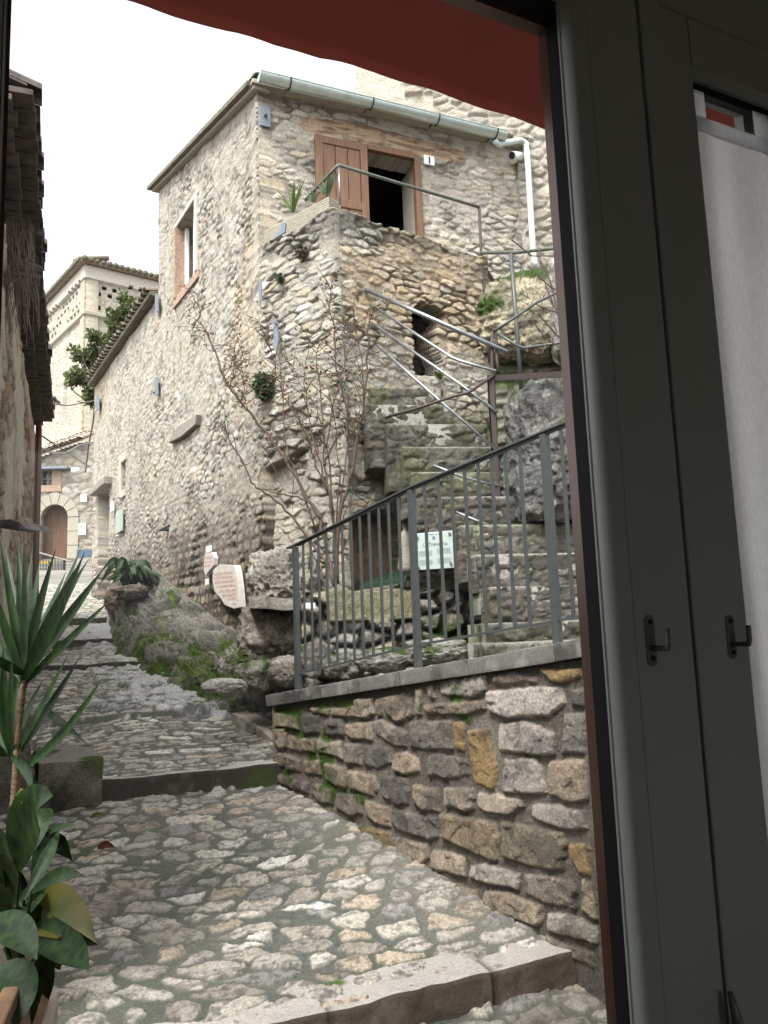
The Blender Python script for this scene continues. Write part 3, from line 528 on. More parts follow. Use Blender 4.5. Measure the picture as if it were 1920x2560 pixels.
# ================================================================== the terrace block with its cellar window and steps
ter = empty('stone_terrace', (K0[0], K0[1], -.3), 'weathered stone terrace block jutting from the house, with cellar window and grotto', 'terrace')
lx = FL.U; uL = float(np.hypot(C0[0] - K0[0], C0[1] - K0[1]))
HW = FR.poly([(1033, 771), (1047, 755), (1081, 766), (1114, 789), (1103, 806), (1087, 824), (1090, 853), (1096, 882), (1105, 910), (1105, 942), (1038, 937), (1031, 903), (1036, 885), (1027, 795)])
HC = FR.poly([(874, 1300), (900, 1275), (950, 1268), (992, 1288), (1014, 1330), (1020, 1390), (1012, 1440), (985, 1462), (874, 1480)])
GREY = [(.47, .43, .36), (.41, .38, .33), (.52, .48, .41), (.38, .35, .30), (.47, .40, .30), (.55, .52, .46), (.32, .31, .28), (.45, .40, .32)]
def terr_fn(side):
    def fn(u, z):
        d, a, l = voro(u * (1 if side else -1), z, 27 + side, .19, .074, .9, .045, 5.); st = ss(d, 0., .010) * (.3 + .7 * (a[5] > .18)); f = f2(u * 20, z * 20, 5, 35, .62); pit = ss(f2(u * 3.1, z * 4.2, 4, 16), .05, .3) * (1 - st)
        h = .012 + st * (.004 + .013 * a[0]) + .026 * f2(u * 2.0, z * 2.2, 3, 46 + side) + .007 * f + chips(u, z, 13, .06, .30) * (.3 + .7 * st) - .03 * pit + l[0] * (a[1] - .5) * .15 * st - l[1] * (.05 + .14 * a[2]) * st
        c = np.array(GREY)[(a[3] * 7.99).astype(int)] * (.85 + .4 * a[4])[..., None]; c = mix((.40, .36, .30), c, st * .85 + .12); c = c * (1 - .5 * pit)[..., None]
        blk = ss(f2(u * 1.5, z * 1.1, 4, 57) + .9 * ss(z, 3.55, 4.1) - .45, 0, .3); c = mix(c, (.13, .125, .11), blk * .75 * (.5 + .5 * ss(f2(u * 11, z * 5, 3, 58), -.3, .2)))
        if side:
            orange = ss(f2(u * 1.2 + 3, z * .9, 3, 59) + .6 * ss(u, .4, 1.3) * ss(z, 2.6, 3.2) - .25, 0, .35) * (z > 1.9); c = mix(c, c * np.array((1.02, .84, .62)), orange * .6)
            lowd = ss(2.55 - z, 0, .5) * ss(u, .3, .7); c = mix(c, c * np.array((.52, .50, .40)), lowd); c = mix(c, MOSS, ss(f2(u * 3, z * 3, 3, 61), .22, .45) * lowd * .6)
            keep = ~inpoly(u, z, HW) & ~((inpoly(u, z, HC)) & (u > 0.0)); h = h - .05 * ss(1.9 - z, 0, .1) + .05 * ss(1.25 - z, 0, .8)
        else:
            ledge = 1.95 - .22 * u + .05 * f2(u * 3, u * 0, 2, 6); rec = ss(ledge - z, 0, .05) * ss(z, -.2, .4) * ss(u, .38, .62); h = h - .10 * rec; c = mix(c, mix((.46, .42, .35), c, .55), rec); keep = np.ones(u.shape, bool)
            c = mix(c, (.10, .09, .065), np.exp(-((z - ledge + .03) / .035) ** 2) * .6)
        keep = keep & (z < 4.1 + .02 * f2(u * 6, u * 0, 2, 7)); return h, c, .85 + 0 * u, keep
    return fn
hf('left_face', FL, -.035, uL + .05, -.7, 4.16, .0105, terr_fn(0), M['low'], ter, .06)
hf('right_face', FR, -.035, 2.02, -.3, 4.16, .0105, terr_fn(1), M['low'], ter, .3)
backbox(FR, .35, 1.55, 1.9, 3.7, .29, 1.2, ter, 'cellar'); 
b = MB(); gx = [FR.uv(x, 850)[0] for x in range(1036, 1110, 6)]
for x in gx: b.tube([FR.P(x, 2.35, -.12), FR.P(x, 3.25, -.12)], .0025, 4)
for k in range(12): b.tube([FR.P(gx[0], 2.4 + k * .07, -.12), FR.P(gx[-1], 2.4 + k * .07, -.12)], .0025, 4)
b.build('window_mesh', M['rust'], ter)
# grotto back wall and the rest of the body
def cave_fn(u, z):
    h = .05 * f2(u * 4, z * 4, 4, 71) - .15 * ss(np.abs(z - .9), .25, .75); c = mix((.40, .29, .21), (.26, .19, .14), ss(f2(u * 7, z * 7, 4, 72), -.1, .3)); c = mix(c, (.03, .028, .025), ss(z + .1 * f2(u * 5, z * 0, 2, 3), 1.05, 1.35)); return h, c, .95 + 0 * u, np.ones(u.shape, bool)  # near-black upper part is the recess's shade painted into the colour
hf('grotto_back', FR, -.05, 1.0, .2, 1.8, .02, cave_fn, M['rock'], ter, .05, -.32)
b = MB(); b.add([FR.P(0, 4.06, -.02), FR.P(2.0, 4.06, -.02), WB.P(2.9, 4.06, .0), WB.P(0, 4.06, .0)], [(0, 1, 2, 3)]); b.add([FR.P(2.0, -.3, -.1), FR.P(2.0, 4.06, -.1), WB.P(2.85, 4.06, 0), WB.P(2.85, -.3, 0)], [(0, 1, 2, 3)]); b.build('terrace_floor', M['planter'], ter)
# planter trough on the terrace edge
pa = FL.P(.12, 4.10, -.16); tr = empty('planter_trough', pa, 'ribbed pale stone trough of aloes on the terrace corner', 'planter')
PU = FL.U; b = MB(); L_ = .98
for k in range(7):
    b.box(FL.P(.10, 4.10 + k * .024, -.03), PU * L_, -FL.N * .03, (0, 0, .02)); b.box(FL.P(.10, 4.10 + k * .024, -.2), PU * .03, FL.N * .165, (0, 0, .02))
b.box(FL.P(.11, 4.10, -.036), PU * (L_ - .02), -FL.N * .17, (0, 0, .155)); b.build('trough', M['planter'], tr, bevel=.004)
# the stair that climbs to the left, each step a rough slab over masonry
steps = [(1208, 1690, 5.35), (1206, 1610, 5.6), (1213, 1559, 5.95), (1222, 1468, 6.2), (1188, 1387, 6.45), (1152, 1313, 6.7), (1104, 1243, 6.9), (1029, 1181, 7.05), (1006, 1117, 7.2), (966, 1060, 7.33), (915, 1012, 7.45), (925, 968, 7.6)]
stair = empty('outdoor_stair', (.9, 6.2, -.3), 'steep worn stone steps rising behind the dark railing, stained and mossy', 'stairs')
prevz = -.75
sdx = np.array([.985, .17, 0]); sdy = np.array([-.17, .985, 0])
for k, (px, py, Y) in enumerate(steps):
    q = at(px, py, Y); z = q[2]; w_ = 2.1 if k < 7 else (1.75 if k < 9 else 1.1 + .0 * k)
    if k >= 9: w_ = .95 - .12 * (k - 9)
    hgt = z - prevz; top_prev = prevz
    if k == 5: prevz = .42
    if k > 5: prevz -= .35
    def sf(u, zz, k=k, z=z, prevz=prevz):
        d, a, l = voro(u + k, zz + k * .37, 80 + k, .2, .075, .9, .03, 5.); st = ss(d, 0, .013); slab = zz > z - .085; f = f2(u * 18 + k, zz * 18, 4, 83)
        dj, aj, lj = coursed(u + k * 1.3, zz * 0 + .5, 85 + k, (2, 2.1), (.28, .6), .012, .01, .01, .0); st = np.where(slab, ss(dj, 0, .01), st)
        h = np.where(slab, .045 * st, .004 + .018 * st * a[0]) + .010 * f + chips(u + k, zz, 12, .06, .45) + .018 * f2(u * 4, zz * 4, 3, 84 + k)
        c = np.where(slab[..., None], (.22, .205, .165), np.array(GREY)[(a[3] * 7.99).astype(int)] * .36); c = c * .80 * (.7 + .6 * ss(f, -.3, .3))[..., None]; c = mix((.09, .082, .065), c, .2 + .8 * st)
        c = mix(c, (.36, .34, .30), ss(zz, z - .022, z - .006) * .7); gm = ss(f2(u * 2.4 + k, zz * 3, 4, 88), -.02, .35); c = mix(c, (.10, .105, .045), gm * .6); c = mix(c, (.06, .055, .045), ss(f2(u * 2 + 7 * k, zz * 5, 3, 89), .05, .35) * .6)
        return h, c, .75 + 0 * u, (zz < z + .001) & (zz >= prevz - .04)
    pl = Plane(q - sdx * .0, sdx)
    hf('riser', pl, 0, w_, prevz - .03, z, .0125, sf, M['low'], stair, .25)
    # tread: closes the top from the nosing back under the next riser
    tU = np.arange(0, w_, .03); tV = np.arange(.0, .5, .03); TU, TV = np.meshgrid(tU, tV, indexing='ij'); pos = pl.o + sdx * TU[..., None] + sdy * TV[..., None]; pos[..., 2] = z + .004 * f2(TU * 9, TV * 9, 3, k) + .001
    cc = mix((.30, .285, .25), (.16, .17, .10), ss(f2(TU * 4, TV * 4, 3, 5 + k), 0, .4)); grid('tread', pos, np.ones(TU.shape, bool), np.concatenate([cc, .6 + 0 * TU[..., None]], -1), (0, 0, -.2), M['low'], stair)
    prevz = z
# ------------------------------------------------------------------ low rubble wall that holds the rose bed
G = Plane((-.75, 6.98), an(82)); gz1 = at(850, 1478, 6.95)[2]
def bed_fn(u, z):
    d, a, l = voro(u, z, 91, .20, .13, .9, .04, 5.); st = ss(d, 0, .03); f = f2(u * 16, z * 16, 4, 92); h = st * (.05 + .07 * a[0]) + .02 * f + .04 * f2(u * 2, z * 2, 3, 93)
    c = np.array(GREY)[(a[3] * 7.99).astype(int)] * (.65 + .3 * a[4])[..., None]; c = mix((.045, .04, .03), c, .1 + .9 * st); c = mix(c, MOSS, ss(f2(u * 3, z * 3, 3, 94) + .25 * ss(.1 - z, 0, .3), .12, .35) * .85)
    slab = (z > gz1 - .25) & (u > .25) & (u < 1.0); c = np.where(slab[..., None], np.array((.26, .24, .15)) * (1 + .3 * f[..., None]), c); h = np.where(slab, .10 + .01 * f, h)
    return h, c, .8 + 0 * u, z < gz1 + .03 * f2(u * 5, u * 0, 2, 96)
bed = empty('rose_bed_wall', (-.1, 7.1, -.4), 'low mossy rubble wall behind the railing holding the rose bed', 'low wall')
hf('rubble_face', G, .03, 2.0, -.75, gz1 + .05, .012, bed_fn, M['rock'], bed, .3)
tU = np.arange(-.4, 2.1, .03); tV = np.arange(-.02, 1.0, .03); TU, TV = np.meshgrid(tU, tV, indexing='ij'); pos = G.o + G.U * TU[..., None] - G.N * TV[..., None]; pos[..., 2] = gz1 - .03 + .03 * f2(TU * 4, TV * 4, 3, 2)
grid('soil_bed', pos, np.ones(TU.shape, bool), np.concatenate([mix((.09, .07, .05), (.26, .24, .2), ss(f2(TU * 8, TV * 8, 3, 3), 0, .3)), .9 + 0 * TU[..., None]], -1), (0, 0, -.1), M['rock'], bed)
# turf patch in the grotto
b = MB(); q = [at(905, 1462, 7.2), at(1015, 1448, 7.15), at(1020, 1424, 7.55), at(965, 1434, 7.55)]; b.prism([np.array(p) for p in q], (0, 0, -.03)); rg = random.Random(6)
for k in range(900):
    a_, c_ = rg.random(), rg.random(); p = (q[0] * (1 - a_) + q[1] * a_) * (1 - c_) + (q[3] * (1 - a_) + q[2] * a_) * c_; e = p + np.array([rg.gauss(0, .006), rg.gauss(0, .006), .02]); b.add([p - [.003, 0, 0], p + [.003, 0, 0], e], [(0, 1, 2)])
tag(b.build('turf_mat', M['turf']), 'small wedge of dark green artificial turf at the grotto mouth', 'turf mat')
# ground behind the railing
def yard():
    x = np.arange(-1.5, 3.2, .03); y = np.arange(3.4, 7.6, .03); X, Y = np.meshgrid(x, y, indexing='ij'); rel = (X - RW.o[0]) * RW.N[0] + (Y - RW.o[1]) * RW.N[1]; al = (X - RW.o[0]) * RW.U[0] + (Y - RW.o[1]) * RW.U[1]
    z = -.52 + .14 * np.clip(al, -.5, 3.5) - .0 * rel + .05 * f2(X * 3, Y * 3, 4, 6) - .1 * ss(-al, .1, .6); pos = np.stack([X, Y, z], -1); keep = (rel < -.12) & (al > -.55)
    c = mix(mix((.30, .28, .25), (.12, .11, .09), ss(f2(X * 6, Y * 6, 4, 8), -.1, .3)), MOSS, ss(f2(X * 3, Y * 3, 3, 9), .1, .35) * .8); o = grid('path', pos, keep, np.concatenate([c, .6 + 0 * X[..., None]], -1), (0, 0, -.6), M['rock']); o['kind'] = 'structure'
yard()
# ================================================================== retaining wall, traced stone by stone
ST = """243 315 325 318 320 348 245 332;330 315 440 302 445 352 335 350;443 275 520 265 530 340 500 362 450 355;536 272 572 268 572 355 545 350;580 265 660 240 705 270 712 345 640 375 585 330;722 228 750 222 755 342 728 345;768 215 800 205 820 265 800 272;835 200 1045 160 1045 225 990 262 840 255;768 300 1040 280 1045 318 960 345 780 335;1092 160 1180 145 1285 175 1280 195 1130 200 1092 198;1305 135 1480 128 1485 165 1395 195 1340 180;1055 235 1190 222 1395 215 1410 290 1340 345 1160 360 1060 315;1440 230 1495 225 1495 305 1440 300;1405 345 1500 335 1505 520 1397 518;65 330 180 345 190 415 65 390;200 350 275 350 275 430 210 430;300 370 385 365 390 440 300 430;400 390 520 380 520 465 440 455 400 430;530 380 570 372 680 420 680 490 635 490 540 440;700 375 890 372 895 500 705 495;901 382 945 380 948 508 905 500;965 415 1060 410 1100 600 1075 680 990 665 975 560;1105 380 1230 378 1360 425 1360 520 1300 530 1110 505;1340 555 1508 552 1515 740 1420 735 1340 705;62 405 128 410 130 490 100 500 65 460;135 445 260 460 262 515 140 510;272 460 375 470 390 545 275 520;390 478 470 478 475 575 400 560;480 492 590 500 605 560 560 600 485 565;620 530 680 515 735 540 742 600 665 618 618 590;781 530 830 520 960 550 968 620 880 640 785 620;1130 548 1265 545 1300 590 1325 700 1310 712 1125 695;66 520 120 525 118 585 70 575;130 530 198 560 195 610 132 595;207 555 292 560 290 625 210 615;305 568 405 588 410 680 370 672 310 640;422 600 535 628 555 680 535 725 422 680;560 630 675 635 695 690 690 755 640 755 570 710;718 665 830 685 832 792 790 788 720 750;860 682 985 685 990 780 960 790 865 755;1003 708 1100 710 1205 745 1215 770 1160 808 1040 790 1005 770;1258 765 1370 755 1500 790 1510 870 1430 875 1260 818;85 612 150 630 152 680 95 655;158 645 232 660 225 705 160 680;238 660 340 685 340 755 295 750 240 705;355 705 470 715 475 800 430 808 355 770;490 742 605 768 605 860 565 850 490 805;620 780 820 820 825 905 790 918 620 860;848 795 1090 850 1105 900 1100 1020 1060 1015 850 905;1115 840 1400 885 1418 930 1400 1055 1330 1055 1130 1000;1435 940 1525 945 1530 1090 1470 1070 1435 1010;230 745 325 790 330 825 240 770;340 815 430 855 435 885 350 845;455 855 600 880 620 925 620 965 450 905;632 912 650 912 648 990 630 985;656 915 780 945 785 1000 750 1030 660 1000;797 970 940 995 950 1020 950 1085 800 1050;970 1040 1040 1035 1200 1075 1200 1145 1080 1125 970 1090;1220 1070 1290 1080 1440 1110 1465 1150 1460 1235 1330 1210 1225 1160;1490 1110 1530 1120 1560 1290 1490 1250;730 1070 800 1095 800 1115 740 1100;835 1105 1000 1150 1005 1190 990 1210 840 1150;1040 1155 1140 1165 1305 1220 1310 1290 1280 1320 1040 1230;1337 1255 1430 1265 1560 1325 1560 1395 1340 1335;1330 1365 1540 1440 1540 1505 1400 1440"""
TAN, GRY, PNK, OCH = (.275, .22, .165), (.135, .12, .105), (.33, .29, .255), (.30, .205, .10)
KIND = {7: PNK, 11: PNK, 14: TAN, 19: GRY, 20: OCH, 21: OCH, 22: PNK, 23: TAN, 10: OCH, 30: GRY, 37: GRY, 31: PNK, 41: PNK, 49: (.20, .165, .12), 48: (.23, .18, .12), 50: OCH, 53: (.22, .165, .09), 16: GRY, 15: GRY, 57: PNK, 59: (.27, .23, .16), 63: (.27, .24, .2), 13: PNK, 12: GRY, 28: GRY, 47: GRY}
stones = []
for i, s_ in enumerate(ST.split(';')):
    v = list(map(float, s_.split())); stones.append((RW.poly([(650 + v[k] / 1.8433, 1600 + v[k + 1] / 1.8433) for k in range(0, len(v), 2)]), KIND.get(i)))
UR = RW.uv(1560, 2000)[0]                       # beyond this the wall runs on out of the picture
capz = lambda u: np.interp(u, [-.45, 1.40, 2.65, 5], [-.425, -.205, -.06, .3])
def ret_fn(u, z):
    wu = u + .012 * f2(u * 9, z * 9, 3, 101) + .004 * f2(u * 40, z * 40, 2, 105); wz = z + .012 * f2(u * 9, z * 9, 3, 102) + .004 * f2(u * 40, z * 40, 2, 106)
    f = f2(u * 14, z * 14, 5, 103, .6); ff = f2(u * 60, z * 60, 3, 104); big = f2(u * 2.4, z * 2.4, 3, 107)
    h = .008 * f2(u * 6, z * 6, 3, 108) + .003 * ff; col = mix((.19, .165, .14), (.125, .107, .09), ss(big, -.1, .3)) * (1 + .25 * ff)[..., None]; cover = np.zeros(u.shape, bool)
    for i, (poly, kc) in enumerate(stones):
        pu = [p[0] for p in poly]; pz = [p[1] for p in poly]
        i0, i1 = np.searchsorted(u[:, 0], [min(pu) - .05, max(pu) + .05]); j0, j1 = np.searchsorted(z[0], [min(pz) - .05, max(pz) + .05]); sl_ = (slice(i0, i1), slice(j0, j1))
        if i1 <= i0 or j1 <= j0: continue
        d = polydist(wu[sl_], wz[sl_], poly) + .0045; m = ss(d, -.002, .004); rg = random.Random(i * 7 + 3)
        cu, cz = sum(pu) / len(pu), sum(pz) / len(pz); tilt = (u[sl_] - cu) * rg.uniform(-.06, .06) + (z[sl_] - cz) * rg.uniform(-.10, .08)
        hh = .008 + .013 * ss(d, 0, .016) + rg.uniform(0, .007) + tilt + .012 * f2(u[sl_] * 7 + i, z[sl_] * 7, 5, 110 + i, .62) + chips(u[sl_] + i * .37, z[sl_], 141, .075, .26)
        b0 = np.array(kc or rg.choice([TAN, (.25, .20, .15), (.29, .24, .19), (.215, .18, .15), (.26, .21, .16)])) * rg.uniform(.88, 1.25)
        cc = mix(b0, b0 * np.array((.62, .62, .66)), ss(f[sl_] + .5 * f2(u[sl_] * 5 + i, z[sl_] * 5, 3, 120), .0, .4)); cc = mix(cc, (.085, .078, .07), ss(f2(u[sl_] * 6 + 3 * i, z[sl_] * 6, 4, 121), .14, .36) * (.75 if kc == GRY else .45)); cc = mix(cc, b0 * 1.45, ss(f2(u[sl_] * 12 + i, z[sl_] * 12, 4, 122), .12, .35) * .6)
        h[sl_] = h[sl_] * (1 - m) + hh * m; col[sl_] = mix(col[sl_], cc, m); cover[sl_] |= m > .5
    far = u > UR + .02
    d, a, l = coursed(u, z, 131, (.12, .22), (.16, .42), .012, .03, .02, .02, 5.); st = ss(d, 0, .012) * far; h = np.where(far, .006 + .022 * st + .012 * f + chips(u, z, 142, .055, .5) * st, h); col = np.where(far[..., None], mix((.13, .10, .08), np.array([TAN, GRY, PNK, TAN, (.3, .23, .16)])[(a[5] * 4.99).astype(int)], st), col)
    gm = ss(f2(u * 5, z * 5, 4, 132) + .55 * ss(1.25 - u, 0, 1.2) + .12 * ss(z + .75, 0, .3) - .52, 0, .18) * 1; cr = 1 - .85 * ss(h, .012, .03)
    col = mix(col, MOSS, gm * cr); h = h + .008 * gm * cr
    topm = ss(z - (capz(u) - .16), 0, .06); col = mix(col, mix((.05, .05, .04), MOSS, ss(f2(u * 7, z * 7, 3, 133), .05, .3) * .6), topm * .75 * ~cover)
    return h, col, .8 + .1 * ff - .15 * cover, z < capz(u) - .085
ret = empty('retaining_wall', RW.P(0, -1.3, 0), 'dark mortared retaining wall of tan and grey stones carrying the railing', 'wall')
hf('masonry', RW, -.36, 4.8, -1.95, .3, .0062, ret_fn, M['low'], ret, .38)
# its left end turns the corner
E1 = Plane(RW.P(-.33, 0, .05)[:2], -RW.N[:2] * np.array([1, 1]))
b0_ = RW.P(-.36, -1.5, .03)
rockbox('end_face', b0_, RW.U * .03, -RW.N * .4, (0, 0, 1.02), M['low'], ret, .02, .012, 31, (.26, .21, .16), (.09, .08, .065), .25)
us = [-.42, .18, .72, 1.30, 1.92, 2.55, 3.2, 4.0, 4.8]
for i in range(8):
    a, c_ = us[i] + .002, us[i + 1] - .002; p = RW.P(a, float(capz(a)) - .085, .05); X = RW.P(c_, float(capz(c_)) - .085, .05) - p; Zc = np.cross(RW.N, X); Zc *= .085 / np.linalg.norm(Zc) * (1 if Zc[2] > 0 else -1)
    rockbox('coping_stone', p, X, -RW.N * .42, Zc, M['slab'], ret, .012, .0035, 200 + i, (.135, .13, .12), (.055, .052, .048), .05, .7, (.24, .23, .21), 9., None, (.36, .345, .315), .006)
# ------------------------------------------------------------------ the iron railing on its coping
rail = empty('iron_railing', RW.P(0, -.38, -.08), 'dark grey iron railing of square balusters on the retaining wall coping', 'railing')
of = -.08
hr = [RW.hit(721, 1371, of), RW.hit(745, 1360, of), RW.hit(1030, 1218, of), RW.hit(1365, 1078, of), RW.hit(1420, 1056, of), RW.hit(1560, 1000, of)]
br = [RW.hit(743, 1685, of), RW.hit(1045, 1612, of), RW.hit(1392, 1552, of), RW.hit(1560, 1520, of)]
def prof(pts):
    xs = [float((p - RW.o) @ RW.U) for p in pts]; zs = [p[2] for p in pts]; return lambda u: float(np.interp(u, xs, zs))
hz, bz = prof(hr), prof(br)
def flatbar(pts, wN, wZ, name, parent, mat='iron'):
    b = MB(); vs = []
    for p in pts:
        for a, c_ in ((-1, -1), (1, -1), (1, 1), (-1, 1)): vs.append(np.array(p) + RW.N * wN / 2 * a + np.array([0, 0, wZ / 2 * c_]))
    fs = [(3, 2, 1, 0), tuple(4 * (len(pts) - 1) + k for k in range(4))]
    for i in range(len(pts) - 1):
        for k in range(4): fs.append((4 * i + k, 4 * i + (k + 1) % 4, 4 * i + 4 + (k + 1) % 4, 4 * i + 4 + k))
    b.add(vs, fs); o = b.build(name, M[mat], parent, bevel=.002); return o
flatbar(hr, .045, .012, 'handrail', rail); flatbar([p + np.array([0, 0, -.012]) for p in hr[1:]], .02, .014, 'top_flat', rail); flatbar(br, .012, .014, 'bottom_rail', rail)
def upright(name, u, zb, zt, wd):
    b = MB(); b.box(RW.P(u - wd / 2, zb, of - wd / 2), RW.U * wd, RW.N * wd, (0, 0, zt - zb)); return b.build(name, M['iron'], rail, bevel=.0015)
pu = [RW.uv(741, 1500, of)[0], RW.uv(1036, 1420, of)[0], RW.uv(1376, 1320, of)[0]]; pu.append(pu[2] + (pu[2] - pu[1]))
for u in pu: upright('post', u, float(capz(u)) - .02, hz(u) - .014, .038)
bal = [761, 780, 799.5, 819.5, 840.5, 860.5, 883, 906, 930, 955, 980, 1006]
bu = [RW.uv(x, 1520, of)[0] for x in bal] + [RW.uv(x, 1450, of)[0] for x in (1071, 1107, 1141, 1175, 1210, 1245, 1281, 1319)]
n = len(bu); step_ = (pu[1] - pu[0]) / 13
bu += [pu[2] + step_ * k for k in range(1, 13)]
for u in bu: upright('baluster', u, bz(u), hz(u) - .012, .0155)
# ------------------------------------------------------------------ pipes on the terrace and the stair
tp = empty('terrace_handrail', FR.P(.1, 4.1, -.05), 'thin green pipe handrail on top of the terrace parapet', 'handrail')
k1 = FR.hit(847, 413, -.06); k2 = FR.hit(1198, 518, -.06); k0 = FL.hit(763, 501, -.1)
MB().tube([k0, k1 + np.array([-.02, 0, -.012]), k1, k1 + (k2 - k1) * .5, k2], .017, 8).build('rail_pipe', M['pgreen'], tp, smooth=True)
MB().tube([k1, FR.hit(850, 512, -.06)], .009, 6).build('post', M['galv'], tp, smooth=True)
e1 = FR.hit(1203, 634, .01); e2 = FR.hit(1213, 751, .03); 
MB().tube([k2, e1, e2, at(1218, 800, e2[1] - .05), at(1224, 905, e2[1] - .15)], .016, 8).build('post', M['rust'], tp, smooth=True)
Yp = 7.15
sg = empty('stair_guardrail', at(1245, 1560, Yp), 'rusty angle iron posts and beam guarding the outdoor stair', 'guardrail')
MB().tube([e1 + np.array([0, -.02, 0]), at(1290, 631, 7.9), at(1390, 620, 7.3), at(1520, 610, 6.9)], .019, 8).build('top_pipe', M['pgreen'], sg, smooth=True)
MB().tube([at(1277, 635, 7.95), at(1292, 820, 7.95), at(1306, 1010, 7.95)], .021, 8).build('pipe_post', M['iron'], sg, smooth=True)
b = MB(); q0, q1 = at(1243, 936, Yp), at(1263, 1580, Yp); b.box(q1 - np.array([.028, 0, 0]), (.055, 0, 0), (0, .008, 0), (0, 0, q0[2] - q1[2])); b.box(q1 - np.array([.028, 0, 0]), (.008, 0, 0), (0, .055, 0), (0, 0, q0[2] - q1[2])); b.build('angle_post', M['rust'], sg)
MB().tube([at(1231, 830, Yp + .05), at(1230, 900, Yp + .05), at(1234, 960, Yp + .05), at(1246, 1250, Yp + .05), at(1256, 1580, Yp + .05)], .016, 8).build('pipe_post', M['rust'], sg, smooth=True)
MB().tube([at(1232, 832, Yp + .05), at(1235, 823, Yp + .05), at(1240, 830, Yp + .05), at(1242, 900, Yp + .03), at(1247, 932, Yp)], .015, 8).build('crook', M['rust'], sg, smooth=True)
b = MB(); q0, q1 = at(1236, 940, Yp), at(1430, 928, 6.3); b.box(q0, q1 - q0, (0, .045, 0), (0, 0, .007)); b.box(q0 - np.array([0, 0, .045]), q1 - q0, (0, .007, 0), (0, 0, .045)); b.build('angle_beam', M['rust'], sg)
MB().tube([at(1238, 826, Yp), at(1285, 795, 7.2), at(1340, 757, 7.3), at(1400, 728, 7.3), at(1480, 700, 7.3)], .014, 8).build('bent_rod', M['iron'], sg, smooth=True)
MB().tube([at(1242, 832, Yp), at(1290, 863, 7.1), at(1310, 870, 7.1), at(1350, 864, 7.0), at(1480, 846, 6.8)], .012, 8).build('bent_rod', M['iron'], sg, smooth=True)
MB().tube([at(1236, 938, Yp), at(1170, 982, 7.05), at(1130, 992, 7.1), at(1040, 1022, 7.15), at(975, 1040, 7.28), at(965, 1045, 7.4)], .013, 8).build('bent_rod', M['rust'], sg, smooth=True)
pp = [([(914, 723), (1268, 880)], .021, 'thick pale galvanised pipe, topmost of the slanting pipes over the cellar window'), ([(926, 760), (1128, 893), (1150, 902), (1240, 928)], .014, 'galvanised pipe bent near its lower end, second of the slanting pipes'), ([(928, 806), (1150, 960), (1242, 1030)], .014, 'straight slim pipe just below the bent slanting pipe'), ([(920, 842), (1080, 985), (1243, 1126)], .014, 'lowest and steepest slanting pipe, dull purple grey')]
for pts, r_, lb in pp:
    a = FR.hit(*pts[0], .03); n = len(pts); P_ = [a] + [at(x, y, a[1] + (Yp - .03 - a[1]) * (x - pts[0][0]) / (pts[-1][0] - pts[0][0])) for x, y in pts[1:]]
    tag(MB().tube(P_, r_, 10).build('guard_pipe', M['galv'], smooth=True), lb, 'pipe', 'slanting pipes fixed between terrace wall and post')
for pts, lb in (([(1083, 1163), (1155, 1192), (1245, 1215)], 'thin pale pipe lying low across the steps behind the handrail'), ([(1140, 1280), (1200, 1305), (1248, 1322)], 'short pale pipe beside the info panel, lowest of the thin pipes')):
    tag(MB().tube([at(x, y, 6.75) for x, y in pts], .011, 8).build('guard_pipe', M['galv'], smooth=True), lb, 'pipe', 'thin pipes low on the stair')
# ================================================================== rocks
boulder('leaning_boulder', at(712, 1462, 7.75), (.33, .4, .36), 5, amp=.25, base=(.42, .38, .32), dark=(.26, .235, .20), light=(.56, .53, .47), n=110, fine=.16); tag(bpy.data.objects['leaning_boulder'], 'pale pitted boulder overhanging at the house corner behind the first rail post', 'boulder')
tag(boulder('footing_rock', at(690, 1600, 7.5), (.34, .35, .34), 9, amp=.3, base=(.33, .28, .24), dark=(.17, .145, .12), light=(.45, .4, .35), n=90), 'brown folded rock under the overhanging pale boulder', 'rock')
tag(boulder('great_rock', at(1440, 1140, 7.05), (.62, .55, .66), 14, amp=.3, base=(.13, .125, .115), dark=(.05, .048, .044), light=(.33, .32, .30), n=170, moss=.12, rot=-.2, fine=.10), 'huge dark grey boulder right of the stair beneath the angle iron beam', 'boulder')
tag(boulder('mossy_bank', at(1318, 800, 8.75), (.62, .4, .52), 17, amp=.25, base=(.48, .42, .30), dark=(.24, .22, .15), light=(.6, .54, .42), n=130, moss=.42, fine=.12), 'mossy yellowish rock bank at the foot of the tall wall', 'rock')
tag(boulder('leaning_slab', at(1432, 775, 8.4), (.28, .3, .62), 19, amp=.2, base=(.38, .35, .31), dark=(.22, .21, .19), n=80), 'smooth pale rock standing at the window edge under bare twigs', 'rock')
RD = [((560, 1715, 6.7), (.17, .12, .06), (.50, .47, .42), 0, 'long pale bleached stone lying flat on the moss'), ((640, 1690, 7.0), (.16, .15, .13), (.30, .28, .24), .4, 'grey stone half sunk in moss near the footing rock'), ((600, 1655, 7.4), (.2, .2, .17), (.32, .29, .25), .4, 'middle lump of rock just below the inscribed marble plaque'), ((715, 1680, 6.9), (.13, .13, .12), (.40, .36, .31), .2, 'small brownish stone left of the first rail post base'),
      ((790, 1650, 6.75), (.14, .12, .14), (.33, .3, .26), .3, 'upright stone behind the first balusters'), ((860, 1668, 6.6), (.22, .14, .10), (.35, .32, .28), .35, 'flat mossy stone seen low between the balusters'), ((960, 1650, 6.4), (.2, .14, .09), (.30, .28, .25), .3, 'dark flat stone low behind the middle rail post'), ((1100, 1630, 6.0), (.25, .16, .09), (.36, .34, .3), .2, 'broad flat stone at the foot of the stair')]
